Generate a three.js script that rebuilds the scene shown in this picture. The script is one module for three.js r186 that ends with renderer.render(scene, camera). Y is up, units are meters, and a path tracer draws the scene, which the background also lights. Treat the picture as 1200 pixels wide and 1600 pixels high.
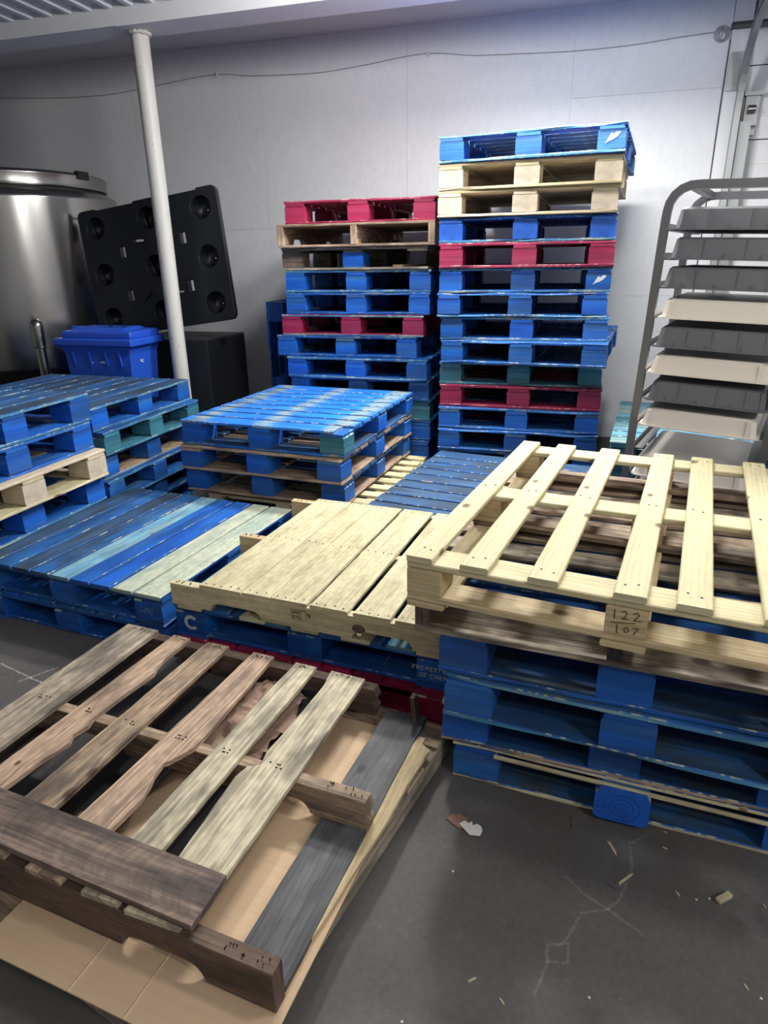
import * as THREE from 'three';
import { RectAreaLightUniformsLib } from 'three/addons/lights/RectAreaLightUniformsLib.js';
import { RoundedBoxGeometry } from 'three/addons/geometries/RoundedBoxGeometry.js';
import { mergeGeometries } from 'three/addons/utils/BufferGeometryUtils.js';

// ---------------------------------------------------------------- camera, light, exposure
const scene = new THREE.Scene();
scene.background = new THREE.Color(0x08090a);
const camera = new THREE.PerspectiveCamera(2 * Math.atan(800 / 1026) * 180 / Math.PI, 0.75, 0.05, 60);
camera.position.set(0, 1.54, 0);
camera.up.set(-0.08539, 0.93384, -0.34735);
camera.lookAt(-0.26079 * 4, 1.54 - 0.35742 * 4, -0.89679 * 4);
const renderer = new THREE.WebGLRenderer({ antialias: true });
renderer.toneMapping = THREE.LinearToneMapping;
renderer.toneMappingExposure = 1.18;
renderer.shadowMap.enabled = true;
RectAreaLightUniformsLib.init();
// two LED ceiling fixtures (the fittings themselves are built with the ceiling)
const LAMPS = [
  { at: [0.02, 2.86, -4.02], w: 0.62, d: 0.26, tilt: 0.1, power: 235, color: 0xfefdf8, label: 'flat ceiling lamp above the tallest pallet stack' },
  { at: [-0.9, 2.82, -3.35], power: 9, color: 0xfefdf8, label: 'globe lamp above the low bright blue stack' },
  { at: [0.7, 2.85, -1.4], power: 3.6, color: 0xfefdf8, label: 'globe lamp above the open slatted pine pallet' },
  { at: [2.3, 2.85, 0.5], power: 7, color: 0xfefdf8, label: 'globe lamp near the entrance end of the room' },
  { at: [-0.2, 2.9, 0.9], w: 1.2, d: 0.3, power: 7, color: 0xfefdf8, label: 'long flat ceiling lamp near the entrance end of the room' },
];

// ---------------------------------------------------------------- helpers
const rngOf = (s) => () => { s |= 0; s = s + 0x6D2B79F5 | 0; let t = Math.imul(s ^ s >>> 15, 1 | s); t = t + Math.imul(t ^ t >>> 7, 61 | t) ^ t; return ((t ^ t >>> 14) >>> 0) / 4294967296; };
const R0 = rngOf(7);
const rr = (a, b) => a + (b - a) * R0();
const pick = (a) => Array.isArray(a) ? a[Math.floor(R0() * a.length) % a.length] : a;
const clamp = (x, a = 0, b = 1) => Math.min(b, Math.max(a, x));
const lerp = (a, b, t) => a + (b - a) * t;
const smooth = (a, b, x) => { const t = clamp((x - a) / (b - a)); return t * t * (3 - 2 * t); };
const used = new Map();
function numbered(name) { const n = used.get(name) || 0; used.set(name, n + 1); return n ? name + '_' + String(n).padStart(3, '0') : name; }
function tag(o, label, category, group) { o.userData.label = label; o.userData.category = category; if (group) o.userData.group = group; return o; }
function thing(name, label, category, group) { const o = new THREE.Group(); o.name = numbered(name); scene.add(o); return tag(o, label, category, group); }
function mesh(name, geo, mat, parent) { const m = new THREE.Mesh(geo, mat); m.name = name; m.castShadow = m.receiveShadow = true; if (parent) parent.add(m); return m; }
function solo(name, geo, mat, label, category, group) { const m = mesh(numbered(name), geo, mat, scene); return tag(m, label, category, group); }
function struct(name, geo, mat, parent = scene) { const m = mesh(name, geo, mat, parent); m.userData.kind = 'structure'; return m; }
const box = (w, h, d, x = 0, y = 0, z = 0) => new THREE.BoxGeometry(w, h, d).translate(x, y, z);
const span = (x0, x1, y0, y1, z0, z1) => new THREE.BoxGeometry(x1 - x0, y1 - y0, z1 - z0).translate((x0 + x1) / 2, (y0 + y1) / 2, (z0 + z1) / 2);
const merge = (list) => mergeGeometries(list.map((g) => { const n = g.index ? g.toNonIndexed() : g; for (const k of Object.keys(n.attributes)) if (!['position', 'normal', 'uv'].includes(k)) n.deleteAttribute(k); n.clearGroups(); return n; }));
const tubeOf = (pts, r, seg = 40, rad = 8, closed = false) => new THREE.TubeGeometry(new THREE.CatmullRomCurve3(pts.map((p) => new THREE.Vector3(...p)), closed), seg, r, rad, closed);
const planarUV = (g, s = 1) => { // uv in metres from position along dominant normal
  const p = g.attributes.position, n = g.attributes.normal, uv = new Float32Array(p.count * 2);
  for (let i = 0; i < p.count; i++) {
    const nx = Math.abs(n.getX(i)), ny = Math.abs(n.getY(i)), nz = Math.abs(n.getZ(i));
    const [a, b] = ny >= nx && ny >= nz ? [p.getX(i), -p.getZ(i)] : nx >= nz ? [p.getZ(i), p.getY(i)] : [p.getX(i), p.getY(i)];
    uv[2 * i] = a * s; uv[2 * i + 1] = b * s;
  }
  g.setAttribute('uv', new THREE.BufferAttribute(uv, 2)); return g;
};

// periodic value noise on the unit square
function noiseTable(seed) { const r = rngOf(seed), t = new Float32Array(4096); for (let i = 0; i < 4096; i++) t[i] = r(); return t; }
const NT = noiseTable(99);
function vn(u, v, fx, fy, s = 0) {
  const x = u * fx, y = v * fy, xi = Math.floor(x), yi = Math.floor(y), fx_ = x - xi, fy_ = y - yi;
  const a = fx_ * fx_ * (3 - 2 * fx_), b = fy_ * fy_ * (3 - 2 * fy_);
  const m = (q, n) => ((q % n) + n) % n;
  const h = (i, j) => NT[(m(i, fx) * 131 + m(j, fy) * 517 + s * 977) & 4095];
  const p = h(xi, yi), q = h(xi + 1, yi), r = h(xi, yi + 1), t = h(xi + 1, yi + 1);
  return p + (q - p) * a + (r - p) * b + (p - q - r + t) * a * b;
}
const fb = (u, v, fx, fy, s) => 0.55 * vn(u, v, fx, fy, s) + 0.3 * vn(u, v, fx * 2, fy * 2, s + 1) + 0.15 * vn(u, v, fx * 4, fy * 4, s + 2);
function dataTex(w, h, fn, srgb = true) {
  const d = new Uint8Array(w * h * 4);
  for (let j = 0, k = 0; j < h; j++) for (let i = 0; i < w; i++, k += 4) {
    const c = fn((i + 0.5) / w, (j + 0.5) / h);
    d[k] = clamp(c[0], 0, 255); d[k + 1] = clamp(c[1], 0, 255); d[k + 2] = clamp(c[2], 0, 255); d[k + 3] = 255;
  }
  const t = new THREE.DataTexture(d, w, h); t.wrapS = t.wrapT = THREE.RepeatWrapping; t.magFilter = THREE.LinearFilter; t.minFilter = THREE.LinearMipmapLinearFilter; t.generateMipmaps = true;
  if (srgb) t.colorSpace = THREE.SRGBColorSpace; t.needsUpdate = true; return t;
}
const mix3 = (a, b, t) => [a[0] + (b[0] - a[0]) * t, a[1] + (b[1] - a[1]) * t, a[2] + (b[2] - a[2]) * t];

// ---------------------------------------------------------------- wood and paint (one tile = 1.3 m along the grain, 0.5 m across)
function woodFn({ light, dark, stain, stainAmt = 0.3, s = 0, knots = 5, saw = 0, speck = 0.2 }) {
  const r = rngOf(100 + s), K = [];
  for (let i = 0; i < knots; i++) K.push([r(), r(), 0.006 + 0.01 * r()]);
  return (u, v) => {
    let bend = 0, kd = 0;
    for (const [ku, kv, kr] of K) {
      let du = u - ku, dv = v - kv; du -= Math.round(du); dv -= Math.round(dv);
      const d = Math.hypot(du * 1.3 / 1.5, dv * 0.5);
      if (d < 0.09) { bend += 0.05 * Math.exp(-d * d / 0.0012) * (dv > 0 ? 1 : -1); if (d < kr * 1.5) kd = Math.max(kd, smooth(kr * 1.5, kr * 0.5, d)); }
    }
    const w = v + bend * 0.4 + 0.012 * vn(u, v, 4, 6, s);
    const g1 = vn(u, w, 8, 150, s + 3), g2 = vn(u, w, 4, 56, s + 4), ln = Math.pow(0.5 + 0.5 * Math.sin(6.283 * (w * 34 + 1.6 * vn(u, v, 3, 7, s + 5))), 3);
    let t = clamp(0.1 + 0.42 * g1 * g2 * 1.6 + 0.33 * ln + 0.25 * (fb(u, v, 5, 5, s + 6) - 0.4));
    if (saw) t = clamp(t + saw * (vn(u + 0.04 * Math.sin(v * 9), v, 150, 6, s + 8) - 0.5));
    let c = mix3(light, dark, t);
    const st = smooth(0.5, 0.78, fb(u, v, 6, 9, s + 10)) * stainAmt + stainAmt * 0.5 * smooth(0.6, 0.85, vn(u, w, 14, 60, s + 12));
    c = mix3(c, stain, clamp(st));
    if (kd) c = mix3(c, [dark[0] * 0.5, dark[1] * 0.42, dark[2] * 0.38], kd * 0.85);
    if (speck && vn(u, v, 300, 150, s + 20) > 1 - speck * 0.06) c = mix3(c, stain, 0.6);
    const mott = 0.16 * stainAmt * (vn(u, v, 60, 40, s + 21) + vn(u, w, 20, 200, s + 22) - 1); c = [c[0] * (1 + mott * 2), c[1] * (1 + mott * 2), c[2] * (1 + mott * 2)];
    const streak = stainAmt * smooth(0.72, 0.9, vn(u, w, 3, 90, s + 23)); if (streak) c = mix3(c, stain, streak * 0.55);
    return c;
  };
}
function paintFn({ paint, deep, bare = [176, 172, 150], wear = 0.3, grime = 0.25, s = 0, bands = 0 }) {
  const W = woodFn({ light: bare, dark: [bare[0] * 0.72, bare[1] * 0.7, bare[2] * 0.64], stain: [90, 90, 84], s: s + 40, knots: 2, stainAmt: 0.4 });
  return (u, v) => {
    const g = vn(u, v, 6, 110, s), b = fb(u, v, 6, 8, s + 2);
    let c = mix3(paint, deep, clamp(0.25 * g + 0.75 * smooth(0.3, 0.75, b)));
    c = mix3(c, [46, 52, 58], grime * smooth(0.45, 0.8, fb(u, v, 9, 14, s + 9)));
    let m = 0.75 * wear * smooth(0.42, 0.8, fb(u, v, 5, 22, s + 5)) * (0.45 + 0.75 * vn(u, v, 9, 70, s + 7));
    m = Math.max(m, smooth(0.93 - 0.12 * wear, 0.97 - 0.08 * wear, 0.62 * vn(u, v, 44, 84, s + 6) + 0.42 * fb(u, v, 6, 12, s + 8)));
    if (bands) { // rubbed pale where the boards are nailed to the stringers
      const x = u * 1.3;
      for (const p of [0.09, 0.508, 0.926]) { const q = Math.abs(x - p - 0.05 * (vn(u, v, 3, 9, s + 30) - 0.5)); m = Math.max(m, bands * smooth(0.1, 0.02, q + 0.05 * (vn(u, v, 22, 40, s + 33) - 0.4)) * (0.35 + 0.75 * fb(u, v, 12, 24, s + 31))); }
    }
    if (m > 0) c = mix3(c, W(u, v), clamp(m));
    return c;
  };
}
const grainBump = dataTex(512, 256, (u, v) => { const g = 150 * vn(u, v, 10, 110, 3) + 70 * vn(u, v, 5, 40, 4) + 35 * vn(u, v, 90, 60, 5); return [g, g, g]; }, false);
const tile = (fn, w = 768, h = 384) => dataTex(w, h, fn);
function std(map, roughness = 0.75, bump = 0.0007, extra = {}) { return new THREE.MeshStandardMaterial({ map, roughness, bumpMap: bump ? grainBump : null, bumpScale: bump || 1, ...extra }); }
const M = {};
M.pine = std(tile(woodFn({ light: [204, 195, 160], dark: [182, 168, 126], stain: [158, 144, 110], stainAmt: 0.16, s: 1, knots: 7 })));
M.pine2 = std(tile(woodFn({ light: [200, 184, 148], dark: [172, 150, 112], stain: [150, 118, 80], stainAmt: 0.25, s: 2, knots: 6 })));
M.dull = std(tile(woodFn({ light: [196, 188, 156], dark: [170, 159, 122], stain: [142, 132, 100], stainAmt: 0.36, s: 3, knots: 1 })));
M.palewood = std(tile(woodFn({ light: [212, 198, 174], dark: [188, 170, 142], stain: [160, 142, 118], stainAmt: 0.25, s: 28, knots: 4 })));
M.weathered = std(tile(woodFn({ light: [172, 150, 126], dark: [120, 100, 80], stain: [64, 56, 50], stainAmt: 0.62, s: 4, knots: 4, saw: 0.12 })));
M.greylight = std(tile(woodFn({ light: [198, 188, 164], dark: [164, 152, 126], stain: [96, 92, 80], stainAmt: 0.55, s: 5, knots: 4, saw: 0.1 })));
M.greywood = std(tile(woodFn({ light: [172, 160, 142], dark: [128, 114, 96], stain: [74, 70, 64], stainAmt: 0.6, s: 6, knots: 4, saw: 0.15 })));
M.brown = std(tile(woodFn({ light: [186, 162, 140], dark: [146, 120, 98], stain: [84, 70, 60], stainAmt: 0.5, s: 7, knots: 5, saw: 0.12 })));
M.darkwood = std(tile(woodFn({ light: [128, 110, 98], dark: [88, 74, 66], stain: [48, 44, 44], stainAmt: 0.55, s: 8, knots: 5, saw: 0.5 })));
M.soot = std(tile(woodFn({ light: [74, 74, 78], dark: [52, 52, 56], stain: [124, 124, 124], stainAmt: 0.3, s: 9, knots: 2, saw: 0.2 })), 0.6);
M.deepbrown = std(tile(woodFn({ light: [108, 88, 74], dark: [76, 60, 50], stain: [46, 38, 35], stainAmt: 0.5, s: 10, knots: 2, saw: 0.15 })));
M.blueA = std(tile(paintFn({ paint: [20, 98, 200], deep: [10, 74, 166], wear: 0.22, s: 11 })), 0.55);
M.blueB = std(tile(paintFn({ paint: [20, 98, 190], deep: [10, 70, 148], wear: 0.3, s: 12 })), 0.6);
M.blueC = std(tile(paintFn({ paint: [30, 104, 180], deep: [14, 66, 128], wear: 0.42, grime: 0.4, s: 13 })), 0.65);
M.teal = std(tile(paintFn({ paint: [56, 126, 148], deep: [34, 92, 112], bare: [160, 164, 148], wear: 0.4, grime: 0.35, s: 15 })), 0.65);
M.red = std(tile(paintFn({ paint: [158, 28, 74], deep: [128, 20, 60], bare: [196, 166, 140], wear: 0.2, grime: 0.12, s: 16 })), 0.6);
M.blueBand = std(tile(paintFn({ paint: [30, 126, 238], deep: [16, 98, 208], bare: [196, 186, 150], wear: 0.26, grime: 0.1, s: 18, bands: 0.95 })), 0.55);
M.blueDeck = std(tile(paintFn({ paint: [34, 96, 166], deep: [24, 74, 126], bare: [150, 160, 160], wear: 0.55, grime: 0.5, s: 19, bands: 0.25 })), 0.65);
M.slate = std(tile(paintFn({ paint: [44, 84, 128], deep: [34, 58, 86], bare: [112, 116, 116], wear: 0.5, grime: 0.7, s: 25 })), 0.7);
M.greenGrey = std(tile(woodFn({ light: [190, 194, 172], dark: [156, 162, 142], stain: [110, 140, 142], stainAmt: 0.4, s: 26, knots: 2, saw: 0.25 })), 0.75);
M.paleBlue = std(tile(paintFn({ paint: [128, 178, 200], deep: [92, 148, 180], bare: [190, 200, 196], wear: 0.8, grime: 0.25, s: 27 })), 0.7);
M.tealDeck = std(tile(paintFn({ paint: [88, 150, 176], deep: [50, 112, 150], bare: [170, 180, 172], wear: 0.6, grime: 0.35, s: 20 })), 0.65);
M.wornDeck = std(tile(paintFn({ paint: [96, 140, 150], deep: [70, 112, 122], bare: [190, 188, 160], wear: 0.95, grime: 0.2, s: 21 })), 0.7);
M.wornEdge = std(tile(paintFn({ paint: [60, 128, 168], deep: [40, 100, 140], bare: [204, 204, 178], wear: 1.05, grime: 0.12, s: 22 }), 512, 256), 0.7);
M.dustBlue = std(tile(paintFn({ paint: [34, 84, 140], deep: [28, 64, 104], bare: [122, 118, 106], wear: 0.42, grime: 0.75, s: 23 })), 0.7);
// rubbed corners: the same paint broken through to bare wood
for (const [keys, paint, bare] of [[['blueA', 'blueB', 'blueC', 'blueBand', 'blueDeck', 'dustBlue', 'slate'], [24, 92, 176], [184, 184, 172]], [['teal', 'tealDeck'], [58, 124, 140], [200, 204, 186]], [['red'], [150, 40, 80], [206, 176, 156]]]) {
  const W = woodFn({ light: bare, dark: bare.map((c) => c * 0.82), stain: [120, 116, 104], s: 60 }), m = std(dataTex(512, 128, (u, v) => mix3(mix3(paint, paint.map((c) => c * 0.7), vn(u, v, 9, 9, 2)), W(u, v), smooth(0.53, 0.64, 0.7 * fb(u, v, 30, 8, 66) + 0.3 * vn(u, v, 120, 20, 69)))), 0.7);
  for (const k of keys) M[k].userData.worn = m;
}
function ringFn(paint, line) { return (u, v) => { const x = u - 0.5, y = v - 0.52, d = Math.hypot(x, y * 0.72) + 0.02 * vn(u, v, 4, 4, 2); const l = smooth(0.5, 1, 0.5 + 0.5 * Math.sin(d * 58 + 2 * vn(u, v, 3, 3, 8))) * smooth(0.5, 0.3, d) * (0.35 + 0.9 * vn(u, v, 4, 4, 5)); return mix3(mix3(paint, [paint[0] * 0.8, paint[1] * 0.8, paint[2] * 0.85], fb(u, v, 5, 5, 3)), line, clamp(l * 0.75)); }; }
M.ringBlue = new THREE.MeshStandardMaterial({ map: dataTex(128, 96, ringFn([22, 94, 196], [12, 56, 128])), roughness: 0.6 });
M.ringPine = new THREE.MeshStandardMaterial({ map: dataTex(128, 96, ringFn([206, 192, 168], [178, 158, 128])), roughness: 0.8 });
const flat = (c, roughness = 0.6, extra = {}) => new THREE.MeshStandardMaterial({ color: c, roughness, ...extra });
M.iron = flat(0x2a2624, 0.5, { metalness: 0.6 });
M.steel = new THREE.MeshStandardMaterial({ color: 0x9c9a97, roughness: 0.27, metalness: 1, roughnessMap: dataTex(256, 256, (u, v) => { const g = 170 + 85 * (0.6 * vn(u, v, 60, 5, 1) + 0.4 * fb(u, v, 6, 6, 4)); return [g, g, g]; }, false) });
M.alu = flat(0x7c7c7f, 0.42, { metalness: 0.75 });
M.galv = flat(0x9fa1a3, 0.42, { metalness: 0.8 });
M.blackPlastic = flat(0x12151b, 0.42);
M.blackCard = flat(0x17191d, 0.62);
M.binBlue = flat(0x2452c0, 0.4);
M.trayGrey = flat(0x5e5e63, 0.55);
M.trayWhite = flat(0xd8cfc4, 0.33);

// ---------------------------------------------------------------- setting
const wallTex = dataTex(512, 512, (u, v) => { const a = 6 * (fb(u, v, 5, 5, 50) - 0.5) + 5 * (vn(u, v, 90, 40, 51) - 0.5); const d = vn(u, v, 140, 140, 54) > 0.985 ? -28 : 0; return [206 + a + d, 207 + a + d, 211 + a + d]; });
const wallBump = dataTex(512, 512, (u, v) => { const g = 120 * fb(u, v, 10, 46, 55) + 90 * vn(u, v, 40, 160, 57) * smooth(0.4, 0.7, fb(u, v, 3, 3, 58)); return [g, g, g]; }, false);
M.wall = new THREE.MeshStandardMaterial({ map: wallTex, bumpMap: wallBump, bumpScale: 0.0022, roughness: 0.55 });
M.paintGrey = flat(0xcacace, 0.6);
M.ceil = flat(0xc4c5ca, 0.5);
M.doorWhite = flat(0xd3d3d6, 0.5);
M.columnWhite = new THREE.MeshStandardMaterial({ map: dataTex(256, 512, (u, v) => { const a = 10 * (fb(u, v, 5, 9, 60) - 0.5); const chip = vn(u, v, 34, 60, 61) > 0.972 ? -120 : 0; const rust = smooth(0.8, 0.95, v) * smooth(0.5, 0.75, vn(u, v, 14, 5, 62)) * 40; return [196 + a + chip - rust * 0.6, 193 + a + chip - rust, 189 + a + chip - rust * 1.2]; }), roughness: 0.5 });

const CRACKS = [[[0.334, -1.587], [0.261, -1.519], [0.263, -1.437], [0.225, -1.329], [0.197, -1.295], [0.132, -1.267], [0.101, -1.192], [0.077, -1.164]], [[0.053, -1.159], [0.102, -1.176], [0.101, -1.129], [0.055, -1.118], [0.053, -1.159]], [[0.055, -1.118], [0.044, -1.074], [0.03, -1.031]], [[0.091, -1.366], [0.143, -1.319], [0.197, -1.295], [0.281, -1.242]], [[-2.19, -1.789], [-1.94, -1.726], [-1.646, -1.659]], [[-2.02, -1.705], [-1.936, -1.827]]];
const floorTex = (() => { // 4 m tile, u = (x + 3) / 4, v = (-z) / 4
  const N = 1536, base = (u, v) => {
    const a = fb(u, v, 6, 6, 70), b = fb(u, v, 24, 24, 73), c = vn(u, v, 400, 400, 76);
    let g = 86 + 20 * (a - 0.5) + 14 * (b - 0.5) + 9 * (c - 0.5);
    g += 20 * smooth(0.62, 0.8, fb(u, v, 14, 18, 78)) * vn(u, v, 120, 120, 79);          // dusty scuffs
    if (vn(u, v, 520, 520, 80) > 0.992) g += 50;
    return [g * 1.02, g * 0.99, g * 0.97];
  };
  const t = dataTex(N, N, base), d = t.image.data;
  CRACKS.forEach((line, li) => { for (let i = 0; i + 1 < line.length; i++) { const [x0, z0] = line[i], [x1, z1] = line[i + 1], n = Math.ceil(Math.hypot(x1 - x0, z1 - z0) * 600);
    for (let k = 0; k <= n; k++) { const q = k / n, x = lerp(x0, x1, q) + 0.004 * (vn(q, i / 9, 30, 9, li) - 0.5), z = lerp(z0, z1, q) + 0.004 * (vn(q, i / 9, 30, 9, li + 7) - 0.5), s = li > 3 ? 74 : 26;
      for (let dx = -1; dx <= 1; dx++) for (let dy = -1; dy <= 1; dy++) { const px = ((Math.round((x + 3) / 4 * N) + dx) % N + N) % N, py = ((Math.round(-z / 4 * N) + dy) % N + N) % N, o = 4 * (py * N + px), w = s * (dx || dy ? 0.3 : 1) * (0.4 + 0.8 * vn(q, 0.1, 60, 3, li + 3)) * 0.5; for (let c = 0; c < 3; c++) d[o + c] = Math.min(190, d[o + c] + w); } } } });
  return t;
})();
M.floor = new THREE.MeshStandardMaterial({ map: floorTex, roughness: 0.62 });
const RM = { x0: -7.2, x1: 3.4, z0: -5.86, z1: 3.6 };
{
  const g = span(RM.x0, RM.x1, -0.2, 0, RM.z0, RM.z1), p = g.attributes.position, uv = g.attributes.uv;
  for (let i = 0; i < p.count; i++) uv.setXY(i, (p.getX(i) + 3) / 4, -p.getZ(i) / 4);
  struct('floor', g, M.floor);
}
const wallBack = struct('wall_back', planarUV(span(RM.x0, 0.84, 0, 3.4, RM.z0 - 0.2, RM.z0 + 0.004), 0.5), M.wall);
{ // painted sheets with open joints
  const cols = [-7.2, -5.2, -3.95, -2.72, -1.46, -0.2, 0.838];
  for (let i = 0; i + 1 < cols.length; i++) {
    const rows = i < 5 ? [0, 1.82, 3.222] : [0, 1.25, 2.65, 3.222];
    for (let j = 0; j + 1 < rows.length; j++) mesh('wall_panel', planarUV(span(cols[i] + 0.0007, cols[i + 1] - 0.0007, rows[j] + 0.0007, rows[j + 1] - 0.0007, RM.z0 - 0.004, -5.85 + (i + j) % 2 * 0.0006), 0.5), M.wall, wallBack);
  }
}
struct('wall_left', span(RM.x0 - 0.2, RM.x0, 0, 3.4, RM.z0, RM.z1), M.wall);
struct('wall_right', span(RM.x1, RM.x1 + 0.2, 0, 3.4, RM.z0, RM.z1), M.wall);
struct('wall_front', span(RM.x0, RM.x1, 0, 3.4, RM.z1, RM.z1 + 0.2), M.wall);
struct('baseboard_back', span(-1, 0.84, 0, 0.09, -5.85, -5.83), flat(0x55565a, 0.7));
const ceiling = struct('ceiling', span(RM.x0, RM.x1, 3.22, 3.42, RM.z0, -4.5), M.ceil);
{ // ribbed steel deck in front of the beam
  const sh = []; const pitch = 0.15;
  for (let x = RM.x0; x < RM.x1 - 0.01; x += pitch) sh.push([x, 3.03], [x + 0.035, 3.03], [x + 0.05, 3.065], [x + 0.135, 3.065]);
  const s = new THREE.Shape(); s.moveTo(sh[0][0], 3.2); for (const [x, y] of sh) s.lineTo(Math.min(x, RM.x1), y); s.lineTo(RM.x1, 3.2); s.closePath();
  const g = new THREE.ExtrudeGeometry(s, { depth: RM.z1 + 4.31, bevelEnabled: false }).translate(0, 0, -4.31);
  const d = mesh('ceiling_deck', g, M.ceil, ceiling); d.userData.label = 'ribbed steel ceiling deck';
}
const beam = struct('trim_1', span(RM.x0, RM.x1, 2.94, 3.4, -4.53, -4.29), M.paintGrey);
mesh('beam_flange', span(-2.95, RM.x1, 2.934, 2.94, -4.535, -4.285), M.paintGrey, beam);

// door in the back wall, right
const door = new THREE.Group(); door.name = 'door_1'; door.userData.kind = 'structure'; scene.add(door);
for (let k = 0; k < 7; k++) {
  const y0 = 0.02 + k * 0.46;
  mesh('door_panel', merge([span(0.99, 3.38, y0, y0 + 0.452, -5.93, -5.9), span(0.99, 3.38, y0 + 0.14, y0 + 0.146, -5.9, -5.897), span(0.99, 3.38, y0 + 0.3, y0 + 0.306, -5.9, -5.897)]), M.doorWhite, door);
}
mesh('backing', span(0.84, RM.x1, 0, 3.4, -6.06, -5.95), M.paintGrey, door);
mesh('jamb', span(0.842, 0.965, 0, 3.2, -5.95, -5.845), M.doorWhite, door);
mesh('header', span(0.842, RM.x1, 3.2, 3.4, -5.95, -5.86), M.doorWhite, door);
mesh('angle_bar', merge([span(0.83, 1.35, 2.985, 3.02, -5.845, -5.80), span(0.83, 1.35, 2.985, 2.992, -5.80, -5.74)]), flat(0x4a4b4e, 0.5, { metalness: 0.5 }), door);
{ // galvanised track: vertical, then bending into the room
  const pts = [[0.935, 0.0, -5.76], [0.935, 1.2, -5.76], [0.935, 2.2, -5.76], [0.935, 2.52, -5.75], [0.935, 2.74, -5.69], [0.935, 2.9, -5.56], [0.935, 2.98, -5.38], [0.935, 3.01, -5.1], [0.935, 3.01, -4.6]].map((p) => new THREE.Vector3(...p));
  const cv = new THREE.CatmullRomCurve3(pts), sq = new THREE.Shape([[-0.028, -0.02], [0.028, -0.02], [0.028, 0.02], [0.012, 0.02], [0.012, -0.008], [-0.012, -0.008], [-0.012, 0.02], [-0.028, 0.02]].map((p) => new THREE.Vector2(...p)));
  mesh('door_track', new THREE.ExtrudeGeometry(sq, { steps: 70, extrudePath: cv, bevelEnabled: false }), M.galv, door);
  mesh('track_angle', merge([span(0.975, 1.045, 0, 2.42, -5.80, -5.795), span(0.972, 0.977, 0, 2.42, -5.84, -5.78)]), M.galv, door);
  mesh('track_plate', merge([span(0.85, 0.96, 2.62, 2.85, -5.835, -5.828)]), M.galv, door);
  const h = mesh('roller_bracket', merge([span(1.0, 1.09, 2.40, 2.60, -5.90, -5.86), span(0.985, 1.105, 2.585, 2.61, -5.9, -5.84), span(1.005, 1.085, 2.34, 2.38, -5.9, -5.86)]), M.galv, door);
  mesh('roller', new THREE.CylinderGeometry(0.026, 0.026, 0.05, 16).rotateZ(Math.PI / 2).translate(1.04, 2.5, -5.84), M.steel, h);
  for (const [x, y] of [[0.9, 2.66], [0.9, 2.8], [1.01, 2.1], [1.01, 1.9]]) mesh('bolt', new THREE.CylinderGeometry(0.008, 0.008, 0.012, 8).rotateX(Math.PI / 2).translate(x, y, -5.825), M.galv, door);
}
{ // thin wire pinned along the wall
  const pts = [[-5.351, 3.002], [-4.58, 2.955], [-4.108, 2.952], [-3.682, 2.984], [-3.103, 3.02], [-2.798, 2.988], [-2.569, 2.975], [-2.177, 2.964], [-1.851, 2.982], [-1.293, 3.022], [-0.937, 2.98], [-0.65, 2.965], [-0.189, 2.947], [0.248, 2.953], [0.498, 2.97], [0.722, 2.98]];
  const w = thing('wall_wire', 'thin grey wire pinned along the top of the white wall', 'wire');
  mesh('wire', tubeOf(pts.map(([x, y]) => [x, y, -5.836]), 0.0024, 140, 6), flat(0x8e8f93, 0.6), w);
  for (const [x, y] of [[-3.103, 3.02], [-1.293, 3.022]]) mesh('pin', merge([new THREE.SphereGeometry(0.013, 10, 8).translate(x, y - 0.004, -5.838), new THREE.CylinderGeometry(0.006, 0.006, 0.03, 8).rotateX(Math.PI / 2).translate(x, y + 0.012, -5.838)]), flat(0xcfcfd2, 0.5), w);
  mesh('coil', merge([0, 1, 2].map((k) => new THREE.TorusGeometry(0.045 - k * 0.008, 0.004, 6, 24).rotateY(0.2 * k).translate(0.775, 2.965 - k * 0.006, -5.83 + k * 0.006))), flat(0x9a9b9e, 0.4, { metalness: 0.5 }), w);
  const d = thing('hanging_cord', 'thin dark cord hanging straight down beside the door frame', 'cord');
  mesh('cord', tubeOf([[0.835, 2.93, -5.835], [0.833, 2.5, -5.838], [0.835, 2.0, -5.838], [0.832, 1.2, -5.838], [0.834, 0.4, -5.838]], 0.0032, 60, 6), flat(0x4b4c50, 0.7), d);
}
{ // column
  const c = thing('steel_column', 'round white painted steel column under the beam', 'column');
  mesh('shaft', new THREE.CylinderGeometry(0.057, 0.057, 2.925, 32).translate(0, 1.4625, 0), M.columnWhite, c);
  const w = []; for (let i = 0; i < 26; i++) { const a = i / 26 * 6.283; w.push(new THREE.SphereGeometry(0.011 + 0.004 * R0(), 6, 5).translate(Math.cos(a) * 0.063, 2.922 + 0.006 * R0(), Math.sin(a) * 0.063)); }
  mesh('weld_bead', merge(w), flat(0xb9b4ac, 0.6), c);
  c.position.set(-2.88, 0, -4.43);
}
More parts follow.
